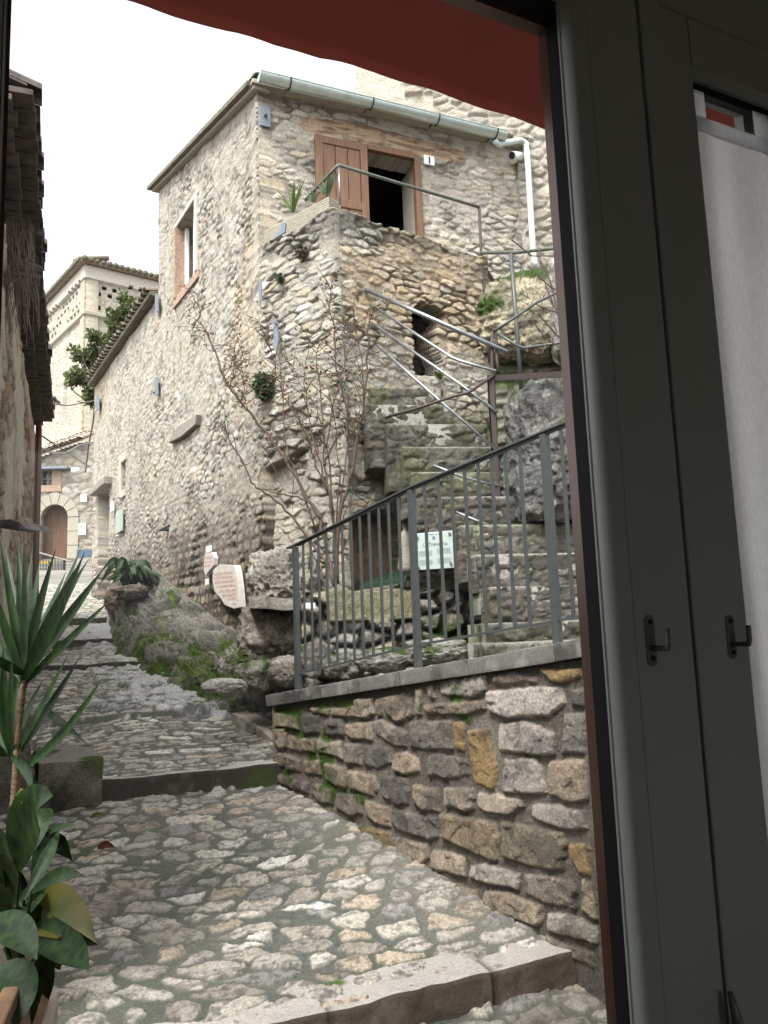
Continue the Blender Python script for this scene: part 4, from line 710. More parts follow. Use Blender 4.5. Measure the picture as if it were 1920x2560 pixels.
for i, (p, r_, bs, ms, lb) in enumerate(RD): tag(boulder('loose_rock', at(*p), r_, 30 + i, amp=.3, n=44, base=bs, dark=tuple(x * .5 for x in bs), moss=ms, rot=i), lb, 'stone', 'loose stones at the foot of the wall and rail')
# the long mossy outcrop at the foot of the side wall
TOPZ = [WA.uv(*p) for p in ((320, 1462), (352, 1440), (410, 1437), (455, 1480), (510, 1520), (560, 1560), (610, 1590), (660, 1640))]; TOPZ.sort()
tu = [p[0] for p in TOPZ]; tz = [p[1] for p in TOPZ]
def outcrop():
    u = np.arange(-.75, 6.3, .015); o = np.linspace(-.05, 1, 120); U, O = np.meshgrid(u, o, indexing='ij')
    wd = np.interp(u, [-.75, 0, 1.0, 2.2, 3.5, 5, 6.3], [.55, .75, .95, 1.0, .8, .5, .25])[:, None]; top = np.interp(u, tu, tz)[:, None]; tp_w = ss(u, -.75, .1)[:, None]
    X = WA.o[0] + WA.U[0] * U + WA.N[0] * O * wd; Y = WA.o[1] + WA.U[1] * U + WA.N[1] * O * wd; wv = X * SD[0] + Y * SD[1]; g = zst(wv) - .03
    pr = np.interp(O + .10 * f2(U * 2.5, O * 3, 3, 201), [0, .12, .35, .6, .85, 1.05], [1, .93, .62, .36, .12, -.05]); z = g + (top - g) * pr * tp_w
    P3 = np.stack([X * 2.2, Y * 2.2, z * 3.4], -1).reshape(-1, 3); rg = f3(P3, 6, 203, .58, True).reshape(U.shape); lump = f3(P3 * .5, 3, 207).reshape(U.shape)
    amp = ss(O, -.02, .12) * ss(1.02 - O, 0, .3); amp = amp * (.25 + .75 * tp_w); z = z + amp * (.17 * rg + .10 * lump + .06 * f3(P3 * 3.4, 5, 208, .72, True).reshape(U.shape)); X = X + WA.N[0] * amp * .05 * f3(P3 * 5, 4, 218, .6).reshape(U.shape); X = X + WA.N[0] * amp * (.10 * lump + .10 * rg); Y = Y + WA.N[1] * amp * (.10 * lump + .10 * rg)
    pos = np.stack([X, Y, z], -1); c = mix((.085, .078, .066), (.25, .235, .205), ss(rg, .05, .65)); c = mix(c, (.24, .20, .16), ss(lump, .1, .4) * .5)
    c = c * (1 - .55 * ss(f3(P3 * 3.4, 5, 208, .72, True).reshape(U.shape), .3, -.2))[..., None]; pos = pos + np.array([WA.N[0], WA.N[1], .8]) * (amp * chips(U, O * wd, 219, .10, .6))[..., None]; ms = ss(f2(U * 3.2, O * 7, 5, 209, .6) + .45 * ss(O, .3, .8) + .0 - .45 * ss(U, 2.8, 4.5), .12, .36) * (1 - .7 * ss(rg, .35, .7)); c = mix(c, mix(MOSS, (.12, .17, .02), ss(f2(U * 9, O * 9, 3, 2), 0, .3)), ms)
    return grid('rock_outcrop', pos, np.ones(U.shape, bool), np.concatenate([c, .8 + 0 * U[..., None]], -1), None, M['rock'])
tag(outcrop(), 'long mossy ledge of bare rock along the foot of the side wall', 'rock ledge')
def mossclump(name, pts, n, sz, mat, lb, seed, kind='stuff'):
    b = MB(); rg = random.Random(seed)
    for k in range(n):
        px, py, Y, rx, ry = rg.choice(pts); q = at(px + rg.gauss(0, rx), py + rg.gauss(0, ry), Y + rg.uniform(-.08, .05)); d = np.array([rg.gauss(0, 1), rg.gauss(0, 1) - .4, abs(rg.gauss(0, 1)) + .6]); d /= np.linalg.norm(d); s_ = sz * rg.uniform(.5, 1.3)
        a = np.cross(d, (rg.gauss(0, 1), rg.gauss(0, 1), rg.gauss(0, 1))); a /= np.linalg.norm(a) + 1e-6; b.add([q - a * s_ * .4, q + a * s_ * .4, q + d * s_ + a * .0], [(0, 1, 2)])
    return tag(b.build(name, M[mat]), lb, None, None, kind)
# ================================================================== tall building behind
TB = Plane((1.80, 9.50), (.985, -.17)); tall = empty('tall_stone_building', (1.8, 9.6, 0), 'taller rough stone building rising behind the house roof under the awning', 'building')
ue = TB.uv(888, 215)[0]
def tall_fn(u, z):
    d, a, l = voro(u, z, 301, .22, .13, .9, .05, 4.); d2, a2, l2 = coursed(u, z, 302, (.12, .14), (.26, .34), .016, .008, .004, .004); q = u < ue + 1.0 - .35 * ss(np.sin(z * 12), -.2, .2); st = np.where(q, ss(d2, 0, .006), ss(d, 0, .02)); f = f2(u * 16, z * 16, 4, 303)
    h = np.where(q, .012 * st, st * (.02 + .03 * a[0])) + .012 * f + .03 * f2(u * 1.6, z * 1.6, 3, 304); pk = np.array([(.45, .41, .34), (.38, .35, .30), (.49, .44, .37), (.42, .37, .30)])
    c = mix((.44, .41, .36), pk[(a[3] * 3.99).astype(int)] * (.8 + .3 * a[4])[..., None], st); c = np.where(q[..., None], mix((.52, .48, .40), np.array((.40, .36, .28)) * (.9 + .15 * a2[3][..., None]), st), c)
    wet = ss(f2(u * 1.2, z * .8, 3, 305) + .4 * ss(4.6 - z, 0, .8), .1, .4) * (u > 0); c = mix(c, c * np.array((.72, .70, .60)), wet)
    return h, c, .85 + 0 * u, (u > ue) & ((u > -.01) | (z > 5.9))
hf('wall', TB, -3.2, 3.2, -.5, 10.5, .017, tall_fn, M['house'], tall, .5)
# old masonry at the top of the stair
SP = Plane((1.05, 8.95), an(94))
def sp_fn(u, z):
    d, a, l = coursed(u, z, 311, (.09, .2), (.25, .6), .02, .02, .03, .05, 3.); st = ss(d, 0, .02); f = f2(u * 14, z * 14, 4, 312); step = .5 * ss(3.75 - z, 0, 2.5)
    h = step + st * (.03 + .06 * a[0]) + .03 * f; c = mix((.10, .09, .065), np.array([(.30, .28, .23), (.24, .225, .19), (.36, .33, .27), (.19, .18, .15)])[(a[3] * 3.99).astype(int)], .15 + .85 * st); c = mix(c, MOSS, ss(f2(u * 2.5, z * 2.5, 4, 313), .12, .35) * .65)
    return h, c, .8 + 0 * u, z < 3.75 + .05 * f2(u * 3, u * 0, 2, 4)
st2 = hf('old_masonry', SP, -.1, 3.0, -.3, 3.9, .015, sp_fn, M['low'], None, .3); tag(st2, 'dark mossy ledges of old masonry right of the terrace above the big boulder', 'masonry')
# ================================================================== the left hand house with its sooty eave
left = empty('left_house', (-3.3, 7, -1), 'shadowy plastered house on the left with deep sooty tiled eave', 'house')
def lw_fn(u, z):
    d, a, l = voro(u, z, 321, .24, .14, .9, .05, 4.); f = f2(u * 14, z * 14, 4, 322); pl_ = ss(f2(u * .9, z * 1.1, 4, 323), -.15, .1); st = ss(d, 0, .02)
    h = pl_ * .035 + (1 - pl_) * st * (.02 + .03 * a[0]) + .01 * f + .02 * f2(u * 2, z * 2, 3, 324); c = mix(mix((.22, .17, .12), np.array([(.36, .28, .20), (.30, .22, .15), (.34, .22, .14), (.4, .34, .26)])[(a[3] * 3.99).astype(int)], st), (.50, .45, .37), pl_)
    c = mix(c, (.16, .12, .09), ss(f2(u * 3, z * 1.2, 4, 325), .1, .4) * .5); return h, c, .9 + 0 * u, z < 2.62
hf('wall', LW, -7.5, 2.2, -2.2, 2.7, .02, lw_fn, M['low'], left, .4)
def eave(name, pa, pb, z, n, parent, seed, stack=3):
    """pa, pb picture points of the outer edge, at height z"""
    ra, rb = ray(*pa), ray(*pb); A = ra * (z / ra[2]); B = rb * (z / rb[2]); d = B - A; L = np.linalg.norm(d); d /= L; back = np.array([-d[1], d[0], 0]); back *= 1 if back[0] < 0 else -1; rg = random.Random(seed)
    e = empty(name, A, 'x', 'x') if False else None; b = MB()
    for k in range(n):
        q = A + d * (L * k / n); wv = L / n * .93; j = rg.uniform(-.02, .02); vs = []; m = 8
        for r_, zz in ((wv * .52, .0),):
            for (t0, lift) in ((-.0 + j, 0), (.75, .24)):
                for R_ in (r_, r_ - .016):
                    for i in range(m): th = math.pi * i / (m - 1); vs.append(q + d * (wv / 2 + R_ * math.cos(th)) + back * t0 + np.array([0, 0, lift + .07 + R_ * math.sin(th) * .8 + rg.uniform(-.003, .003)]))
        fs = []
        for i in range(m - 1): fs += [(i, i + 1, 2 * m + i + 1, 2 * m + i), (m + i + 1, m + i, 3 * m + i, 3 * m + i + 1), (i + 1, i, m + i, m + i + 1)]
        b.add(vs, fs)
    t = b.build('tile_row', M['tileold'], parent)
    for s_ in range(stack):
        b = MB(); cnt = int(n * (1.15 + .1 * s_))
        for k in range(cnt): b.box(A + d * (L * (k + rg.uniform(.02, .08)) / cnt) + back * (.02 + .11 * s_ + rg.uniform(-.015, .015)) + np.array([0, 0, .03 - .05 * s_ + rg.uniform(-.004, .004)]), d * (L / cnt * .88), back * .6, (0, 0, .036))
        b.build('soffit_course', M['tileold'], parent, bevel=.004)
    b = MB(); b.box(A + back * .06 + np.array([0, 0, .075]), d * L, back * 2.6 + np.array([0, 0, .8]), (0, 0, .04)); b.build('roof_slab', M['tileold'], parent); return A, B, d, back
eave('e', (96, 250), (114, 700), 3.0, 14, left, 1); A2, B2, dE, bE = eave('e', (112, 705), (136, 1062), 2.78, 20, left, 2, 4)
MB().tube([at(97, 1060, 9.6), at(95, 1200, 9.6), at(90, 1400, 9.6), at(87, 1600, 9.6)], .036, 12).build('downpipe', M['brownpipe'], left, smooth=True)
# ragged old canopy remnant low on its wall
b = MB(); q = [at(0, 1300, 4.2), at(25, 1298, 4.2), at(50, 1306, 4.2), at(66, 1322, 4.2), at(40, 1316, 4.2), at(0, 1320, 4.2)]; b.prism(q, (0, .35, .02)); b.build('canopy_scrap', M['tileold'], left)
# dry creeper hanging from the eave
b = MB(); rg = random.Random(8)
for k in range(150):
    x = rg.uniform(2, 85); y = rg.uniform(540, 720); Y = 5.2; p = [at(x, y, Y)]; dx = rg.uniform(-14, 16)
    for j in range(5): x += dx * rg.uniform(.3, 1) * .6; y += rg.uniform(10, 42); dx += rg.uniform(-7, 7); p.append(at(min(x, 98), y, Y - .03 * j))
    b.tube(p, .0016, 3, cap=False)
tag(b.build('dry_creeper', M['twig']), 'tangle of thin dry creeper stems hanging from the sooty eave', 'creeper')
# second strip of wall with white quoins, further along
Q = Plane(at(80, 1300, 12.2)[:2], an(-12)); qh = empty('quoined_house', at(60, 1500, 12), 'pale house corner with white quoin stones beyond the brown downpipe', 'house')
def q_fn(u, z):
    d, a, l = coursed(u, z, 331, (.22, .34), (.4, .7), .014, .01, .01, .01); st = ss(d, 0, .012); f = f2(u * 12, z * 12, 4, 332); c = mix((.2, .15, .12), np.array([(.52, .49, .45), (.46, .42, .38), (.55, .52, .49), (.40, .3, .24)])[(a[3] * 3.99).astype(int)], st); return .02 * st + .008 * f, c, .85 + 0 * u, z < 4.2
hf('wall', Q, -1.6, .0, -1, 4.2, .025, q_fn, M['far'], qh, .5)
b = MB(); b.box(Q.P(0, -1, 0), -Q.N * 3, Q.U * .02, (0, 0, 5.2)); b.build('return_wall', M['ext'], qh)
# ================================================================== chapel annex and bell tower at the end of the alley
YA = 26.0; AX = Plane((at(150, 1300, YA)[0], YA), (1, .06)); chap = empty('chapel', at(150, 1400, YA), 'small pale stone chapel at the end of the alley with arched door', 'chapel')
dl, dr = AX.uv(104, 1300)[0], AX.uv(171, 1300)[0]; ztop = AX.uv(137, 1262)[1]; zbot = AX.uv(137, 1400)[1]; dc = (dl + dr) / 2; rr = (dr - dl) / 2
wl, wr = AX.uv(104, 1200)[0], AX.uv(131, 1200)[0]; wt_, wb_ = AX.uv(118, 1177)[1], AX.uv(118, 1213)[1]
rl = AX.poly([(60, 1168), (95, 1143), (150, 1122), (200, 1106), (262, 1096)])
def ax_fn(u, z):
    d, a, l = voro(u, z, 341, .36, .2, .9, .08, 3.); st = ss(d, 0, .03); f = f2(u * 7, z * 7, 4, 342); pl_ = ss(f2(u * .5, z * .5, 3, 343) + .4 * ss(z, 5.3, 6.6) - .2, 0, .3); h = .04 * st * (1 - pl_) + .02 * f
    c = mix(mix((.25, .225, .18), np.array(CREAM)[(a[3] * 7.99).astype(int)] * .62, st), (.36, .34, .31), pl_); top = np.interp(u, [p[0] for p in rl], [p[1] for p in rl]); arch = (np.abs(u - dc) < rr) & ((z < ztop - rr) | (np.hypot(u - dc, z - (ztop - rr)) < rr))
    return h, c, .85 + 0 * u, (z < top) & ~arch & ~((u > wl) & (u < wr) & (z < wt_) & (z > wb_))
hf('front_wall', AX, -1.6, 2.2, zbot - 1.6, 8.5, .045, ax_fn, M['far'], chap, .4)
b = MB(); pts = [(dc + rr * 1.02 * math.cos(math.pi * k / 14), ztop - rr + rr * 1.02 * math.sin(math.pi * k / 14)) for k in range(15)]; b.prism([AX.P(dl - .02, zbot, -.3)] + [AX.P(u, z, -.3) for u, z in pts[::-1]] + [AX.P(dr + .02, zbot, -.3)], -AX.N * .08); dd_ = b.build('arched_door', M['oldwood'], chap)
b = MB(); b.tube([AX.P(dc + .42, zbot + 1.3, -.28), AX.P(dc + .42, zbot + 1.3, -.2)], .05, 8); b.build('knocker', M['blackp'], dd_)
b = MB(); wq = .2 / rr * 1.1
for s_ in (-1, 1):
    for k in range(3): b.box(AX.P(dc + s_ * (rr + .17) - .17, zbot + k * (ztop - rr - zbot) / 3, -.05), AX.U * .34, AX.N * .13, (0, 0, (ztop - rr - zbot) / 3 - .015))
for k in range(7):
    t0, t1 = math.pi * k / 7 + .012, math.pi * (k + 1) / 7 - .012; ring = [AX.P(dc + R_ * math.cos(t), ztop - rr + R_ * math.sin(t), -.05) for R_, ts in ((rr, np.linspace(t0, t1, 4)), (rr + .34, np.linspace(t1, t0, 4))) for t in ts]; b.prism(ring, AX.N * .13)
b.build('door_surround', M['planter'], chap, bevel=.01)
b = MB(); b.box(AX.P(wl - .3, wb_ - .22, 0), AX.U * (wr - wl + .6), AX.N * .06, (0, 0, .21)); b.box(AX.P(wr, wb_, 0), AX.U * .3, AX.N * .055, (0, 0, wt_ - wb_)); b.box(AX.P(wl - .3, wb_, 0), AX.U * .3, AX.N * .055, (0, 0, wt_ - wb_)); wf_ = b.build('window_surround', M['brick'], chap)
b = MB(); b.box(AX.P(wl, wb_, -.2), AX.U * (wr - wl), AX.N * .02, (0, 0, wt_ - wb_)); w1_ = b.build('window', M['glassdark'], chap)
b = MB(); b.box(AX.P((wl + wr) / 2 - .03, wb_, -.17), AX.U * .06, AX.N * .03, (0, 0, wt_ - wb_)); b.box(AX.P(wl, (wb_ + wt_) / 2 - .03, -.171), AX.U * (wr - wl), AX.N * .03, (0, 0, .06)); b.build('glazing_bar', M['greywood'], w1_)
b = MB(); b.box(AX.P(wl - .35, wt_ + .01, -.1), AX.U * (wr - wl + .9), AX.N * .4, (0, 0, .07)); b.build('window_hood', M['slate'], chap)
ra, rb_ = rl[1], rl[3]; A_ = AX.P(rb_[0], rb_[1], .25) - AX.P(ra[0], ra[1], .25)
roof_tiles('roof', AX.P(ra[0], ra[1], .25) - A_ * .25, A_ * 1.35, np.array([.3, 2.2, 1.1]), 14, 3, chap, M['tile'], .12, 5)
AXb = MB(); AXb.add([AX.P(-1.8, zbot - 2, -.42), AX.P(2.4, zbot - 2, -.42), AX.P(2.4, rl[0][1] - .2, -.42), AX.P(-1.8, rl[0][1] - .2, -.42)], [(0, 1, 2, 3)]); AXb.build('rear_wall', M['dark'], chap)
# terrace wall, steps and odds in front of the chapel
hz_ = empty('chapel_forecourt', at(150, 1450, 24), 'low stone wall and two shallow steps below the arched chapel door', 'forecourt')
q = at(100, 1400, 24.6); q2 = at(246, 1396, 24.6); q3 = at(100, 1446, 24.6)
rockbox('low_wall', np.array([q[0], 24.4, q3[2] - .6]), (q2[0] - q[0] + .4, 0, 0), (0, .5, 0), (0, 0, q[2] - q3[2] + .6), M['far'], hz_, .08, .03, 51, (.30, .28, .24), (.12, .115, .09), .2)
q = at(150, 1444, 22.8); rockbox('step', np.array([q[0] - 1.2, 22.8, q[2] - .5]), (2.6, 0, 0), (0, 1.7, 0), (0, 0, .5), M['far'], hz_, .08, .02, 52, (.34, .32, .29), (.14, .13, .11), .1)
fz = empty('alley_railing', at(150, 1450, 21), 'small dark railing with sloping pale handrail in front of the chapel door', 'railing')
r0, r1 = at(95, 1381, 21.), at(162, 1400, 21.); MB().tube([r0, r1, at(178, 1404, 21)], .025, 6).build('handrail', M['greywood'], fz)
for k in range(19): t_ = k / 18; p = r0 + (r1 - r0) * t_; MB().tube([p, p - np.array([0, 0, .75])], .011 if k < 18 else .03, 5).build('baluster' if k < 18 else 'post', M['blackp'], fz)
def panel(name, pl, px0, py0, px1, py1, mat, lb, cat, off=.03, th=.02, parent=None, bev=.003):
    a = pl.uv(px0, py0, off); c_ = pl.uv(px1, py1, off); u0, u1 = sorted((a[0], c_[0])); z0, z1 = sorted((a[1], c_[1])); b = MB(); b.box(pl.P(u0, z0, off - th), pl.U * (u1 - u0), pl.N * th, (0, 0, z1 - z0)); o = b.build(name, M[mat], parent, bevel=bev)
    return (tag(o, lb, cat) if lb else o), (u0, u1, z0, z1)
panel('blue_board', AX, 192, 1374, 234, 1398, 'bluebin', 'blue grey board leaning low right of the arched door', 'board', .2, .04)
mb_, r_ = panel('meter_box', AX, 197, 1308, 213, 1337, 'white', 'small pale meter box on the chapel wall right of the door', 'meter box', .12, .1); panel('meter_window', AX, 202, 1312, 209, 1319, 'planter', None, None, .13, .01, mb_)
pn, _ = panel('wall_notice', AX, 202, 1235, 217, 1254, 'white', 'white notice plate above the meter box', 'notice', .08, .03); panel('notice_emblem', AX, 208, 1239, 211, 1242, 'blackp', None, None, .09, .008, pn)
panel('yellow_crate', AX, 95, 1403, 119, 1423, 'yellow', 'yellow crate behind the small alley railing', 'crate', 3.0, .4)
q = at(189, 1176, 25.5); tag(boulder('wall_lamp', q, (.13, .13, .10), 61, M['white'], 0, 12, fine=0), 'round white lamp on the chapel wall right of its window', 'lamp')
# bell tower
ct = at(213, 900, 34.); TL = Plane(ct[:2], an(-38.7)); TR = Plane(ct[:2], an(51.9)); tow = empty('bell_tower', ct * np.array([1, 1, 0]), 'square pale stone tower with cornice, pigeon holes and tiled roof', 'tower')
ze = TR.uv(213, 663)[1]; zc = TR.uv(213, 782)[1]
def tw_fn(side):
    def fn(u, z):
        d, a, l = voro(u, z, 351 + side, .34, .17, .9, .08, 4.); st = ss(d, 0, .03); f = f2(u * 5, z * 5, 4, 352); h = .018 * st + .02 * f; c = mix((.42, .38, .31), np.array(CREAM)[(a[3] * 7.99).astype(int)] * .9, st)
        qd = u < .55 + .25 * (np.floor(z / .45) % 2); d2, a2, l2 = coursed(u, z, 353, (.44, .46), (.7, .9), .03, .02, .0, .0); c = np.where(qd[..., None], mix((.4, .36, .28), (.50, .45, .36), ss(d2, 0, .02)), c)
        corn = (np.abs(z - zc) < .10); h = np.where(corn, .14, h); c = np.where(corn[..., None], (.38, .36, .28), c); hole = np.zeros(u.shape, bool)
        for r_ in range(8):
            for k in range(14):
                hu = .55 + k * .46 + (.23 if r_ % 2 else 0); hz2 = zc + .36 + r_ * .31
                if ((k * 37 + r_ * 61 + side * 17) * 2654435761 % 4294967296) / 4294967296. > .38: hole |= (np.abs(u - hu) < (.085 if side else .12)) & (np.abs(z - hz2) < (.065 if side else .08))
        hole &= z < ze - .5; h = np.where((z > ze - .62), .15, h); c = np.where((z > ze - .62)[..., None], (.55, .50, .44), c)
        if side == 0: hole |= (np.abs(u - 2.6) < .25) & (np.abs(z - (zc - 3.2)) < .8)
        return h, c, .85 + 0 * u, ~hole & (z < ze)
    return fn
hf('left_wall', TL, -.1, 6.5, 2.0, ze + .05, .035, tw_fn(0), M['far'], tow, .5); hf('right_wall', TR, -.1, 7.5, 2.0, ze + .05, .035, tw_fn(1), M['far'], tow, .5)
b = MB(); b.box(TL.P(.05, 2, -.55), TL.U * 6.3, TR.U * 7.2, (0, 0, ze - 2.3)); b.build('inner_core', M['dark'], tow)
cz = ze + .02; ev0 = TR.P(-.35, cz, .3)
apex = TR.P(3.6, cz + 1.6, 0) + TL.U * 3.2
b = MB(); A_ = TR.P(-.3, cz, .3) ; c0 = ct * np.array([1, 1, 0]) - TL.U * .35 - TR.U * .35 + np.array([0, 0, cz]); c1 = c0 + TR.U * 8.2; c2 = c1 + TL.U * 7.2; c3 = c0 + TL.U * 7.2
b.add([c0, c1, c2, c3, apex, c0 + [0, 0, .1], c1 + [0, 0, .1], c2 + [0, 0, .1], c3 + [0, 0, .1]], [(3, 2, 1, 0), (0, 1, 6, 5), (1, 2, 7, 6), (2, 3, 8, 7), (3, 0, 5, 8), (5, 6, 4), (6, 7, 4), (7, 8, 4), (8, 5, 4)]); rf = b.build('roof', M['tile'], tow)
b = MB(); rg = random.Random(2)
for (o_, d_, L_) in ((c0, TR.U, 8.2), (c0, TL.U, 7.2)):
    inw = TL.U if d_ is TR.U else TR.U
    for k in range(int(L_ / .27)):
        q = o_ + d_ * (k * .27 + .13); b.tube([q - inw * .08 + np.array([0, 0, .10]), q + inw * 1.2 + np.array([0, 0, .45])], .12 * rg.uniform(.8, 1.15), 7)
b.build('tile_row', M['tiledark'], rf, smooth=True)
# shrubs that crown the low roof in front of the tower
def leaves(b, c, r_, n, sz, rg, flat=1.0):
    for k in range(n):
        v = np.array([rg.gauss(0, 1), rg.gauss(0, 1), rg.gauss(0, 1) * flat]); v /= np.linalg.norm(v) + 1e-6; q = c + v * np.array(r_) * rg.random() ** .45; d = np.array([rg.gauss(0, 1), rg.gauss(0, 1), rg.gauss(0, 1) + .3]); d /= np.linalg.norm(d) + 1e-6
        a = np.cross(d, (rg.gauss(0, 1), rg.gauss(0, 1), rg.gauss(0, 1))); a /= np.linalg.norm(a) + 1e-6; s_ = sz * rg.uniform(.5, 1.4); b.add([q, q + d * s_ * .5 + a * s_ * .3, q + d * s_, q + d * s_ * .5 - a * s_ * .3], [(0, 1, 2, 3)])
def bush(name, blobs, Y, n, sz, mat, lb, cat, seed, base, twigs=26):
    rg = random.Random(seed); p0 = at(*base, Y); t = empty(name, p0, lb, cat); b = MB(); tw = MB()
    for (px, py, rx, ry) in blobs:
        c = at(px, py, Y); k = Y / F; 
        for j in range(5): leaves(b, c + np.array([rg.gauss(0, rx * k * .85), rg.gauss(0, .25), rg.gauss(0, ry * k * .7)]), (rx * k * .7, .3, ry * k * .6), n // (5 * len(blobs)), sz, rg)
        for j in range(twigs // len(blobs) + 1):
            e = c + np.array([rg.gauss(0, rx * k * 1.1), rg.gauss(0, .3), rg.gauss(ry * k * .5, ry * k * .9)]); m_ = (p0 + e) / 2 + np.array([rg.gauss(0, .15), 0, rg.gauss(0, .15)]); tw.tube([p0, m_, e], [.02, .012, .003], 4, False)
    tw.build('stems', M['twig'], t); b.build('crown', M[mat], t); return t
bush('ivy_bush', [(330, 765, 24, 34), (305, 810, 24, 36), (290, 860, 18, 34)], 17.2, 3400, .10, 'leafivy', 'green bush high on the low roof below the tower cornice', 'bush', 3, (270, 985))
bush('ivy_bush', [(238, 880, 16, 26), (222, 905, 24, 34), (208, 955, 17, 36), (222, 1000, 15, 30)], 17.6, 3400, .10, 'leafivy', 'lower green bush hanging against the tower beside the roof end', 'bush', 4, (225, 1010))
# ================================================================== plates, signs, lamps, cables
for (pl, p, lb) in ((WB, (649, 262, 677, 318), 'square grey iron plate on the front wall under the gutter end'), ):
    o, _ = panel('anchor_plate', pl, *p, 'slate', lb, 'anchor plate', .06, .02); b = MB(); c = pl.hit(664, 290, .07); b.tube([c, c + pl.N * .02], .018, 8); b.build('bolt', M['blackp'], o)
def quadplate(pts, pl, off, mat, name, lb, cat, group=None, th=.015):
    b = MB(); b.prism([pl.hit(x, y, off) for x, y in pts], -pl.N * th); o = b.build(name, M[mat]); return tag(o, lb, cat, group)
G_ = 'iron anchor plates on the rubble walls'; bpy.data.objects['anchor_plate']['group'] = G_
quadplate([(694, 580), (705, 553), (714, 558), (712, 580), (684, 598)], FL, .12, 'slate', 'anchor_plate', 'tilted blue grey plate wedged at the left end of the trough', 'anchor plate', G_)
quadplate([(646, 700), (651, 697), (653, 752), (648, 756)], WA, .07, 'slate', 'anchor_plate', 'narrow pale anchor plate at the house corner below the terrace', 'anchor plate', G_)
quadplate([(683, 801), (691, 803), (696, 850), (690, 884), (684, 860)], FL, .08, 'slate', 'anchor_plate', 'narrow weathered plate behind the climbing rose', 'anchor plate', G_)
quadplate([(386, 945), (393, 941), (394, 985), (388, 990)], WA, .07, 'slate', 'anchor_plate', 'pale tilted plate midway along the side wall', 'anchor plate', G_)
quadplate([(238, 992), (246, 984), (247, 1022), (240, 1028)], WA, .08, 'slate', 'anchor_plate', 'plate at the far end of the low wall where the cables meet', 'anchor plate', G_)
quadplate([(387, 735), (394, 733), (395, 778), (388, 782)], WA, .07, 'slate', 'anchor_plate', 'plate at the far corner of the tall house just above the low roof', 'anchor plate', G_)
b = MB(); q = [(420, 1108), (445, 1065), (490, 1035), (487, 1062), (452, 1092)]; b.prism([WA.hit(x, y, .08) for x, y in q], -WA.N * .08); tag(b.build('embedded_timber', M['greywood'], bevel=.01), 'weathered grey timber baulk set slanting in the side wall', 'timber')
panel('green_sign', WA, 289, 1282, 305, 1326, 'greensign', 'faded green sign panel right of the alley doorway', 'sign', .08, .02); panel('bell_plate', WA, 276, 1257, 281, 1277, 'white', 'small white bell plate at the doorway jamb', 'plate', .08, .03)
q = WA.hit(405, 1323, .1); b = MB(); b.tube([q - WA.U * .35, q + WA.U * .1], .02, 6); b.tube([q, q - WA.N * .1], .03, 6); tag(b.build('wall_bracket', M['blackp']), 'small black bracket sticking out of the side wall', 'bracket')
def text(s_, size, pl, u, z, off, mat, parent, name='lettering', align='LEFT', caps=False, font_shear=0., bold=0.):
    cu = bpy.data.curves.new(name, 'FONT'); cu.body = s_; cu.size = size; cu.align_x = align; cu.extrude = .0008; cu.offset = bold; cu.space_line = 1.05; cu.shear = font_shear
    if caps:
        cu.small_caps_scale = .8
        for bf in cu.body_format: bf.use_small_caps = True
    cu.materials.append(M[mat]); tmp = bpy.data.objects.new('t', cu); COL.objects.link(tmp)
    me = bpy.data.meshes.new_from_object(tmp.evaluated_get(bpy.context.evaluated_depsgraph_get())); bpy.data.objects.remove(tmp)
    U = pl.U if np.cross(pl.U, (0, 0, 1)) @ pl.N > 0 else -pl.U; p = pl.P(u, z, off); me.transform(Matrix(((U[0], 0, pl.N[0], p[0]), (U[1], 0, pl.N[1], p[1]), (0, 1, 0, p[2]), (0, 0, 0, 1)))); me.name = name
    me.materials.clear(); return link(name, me, M[mat], parent, False)
# house number
num, (a0, a1, z0, z1) = panel('house_number', WB, 1060, 386, 1087, 414, 'white', 'white square tile with the number 1 right of the upper door', 'number plate', .06, .02)
text('1', .12, WB, (a0 + a1) / 2, (z0 + z1) / 2 - .043, .062, 'blackp', num, align='CENTER', bold=.004)
# marble plaques
def plaque(pts, name, lb, lines, tu_, tz_, sz, off):
    o = quadplate(pts, WA, off, 'marble', name, lb, 'plaque', 'marble plaques with faded red lettering', .07)
    text(lines, sz, WA, tu_, tz_, off + .002, 'redtext', o)
pp1 = [(533, 1425), (548, 1411), (585, 1413), (590, 1430), (595, 1470), (599, 1518), (584, 1521), (562, 1512), (548, 1490), (536, 1478), (531, 1450)]
o = quadplate(pp1, WA, .10, 'marble', 'marble_plaque', 'larger broken marble plaque with faded red lettering low on the side wall', 'plaque', 'marble plaques with faded red lettering', .07)
def scribble(pl, rows, parent, off, mat, seed, hgt=.6):
    """rows: (px0, py0, px1, py1, height px) lines of illegibly worn letters, each letter two or three strokes"""
    b = MB(); rg = random.Random(seed)
    for (x0, y0, x1, y1, hp) in rows:
        A = pl.hit(x0, y0, off); B = pl.hit(x1, y1, off); d = B - A; L = np.linalg.norm(d); d /= L; hh = hp * np.linalg.norm(A) / F; s_ = 0
        while s_ < L - hh * .5:
            if rg.random() < .15: s_ += hh * .5; continue
            wl_ = hh * rg.uniform(.4, .65); p = A + d * s_; st = hh * .13
            for k in range(rg.choice((2, 2, 3))):
                if rg.random() < .55: b.box(p + d * wl_ * rg.choice((0, .45, .85)), d * st, pl.N * .0015, (0, 0, hh * hgt * 1.5))
                else: b.box(p + np.array([0, 0, hh * hgt * 1.5 * rg.choice((0, .45, .9))]), d * wl_, pl.N * .0016, (0, 0, st))
            s_ += wl_ + hh * .22
    return b.build('lettering', M[mat], parent)
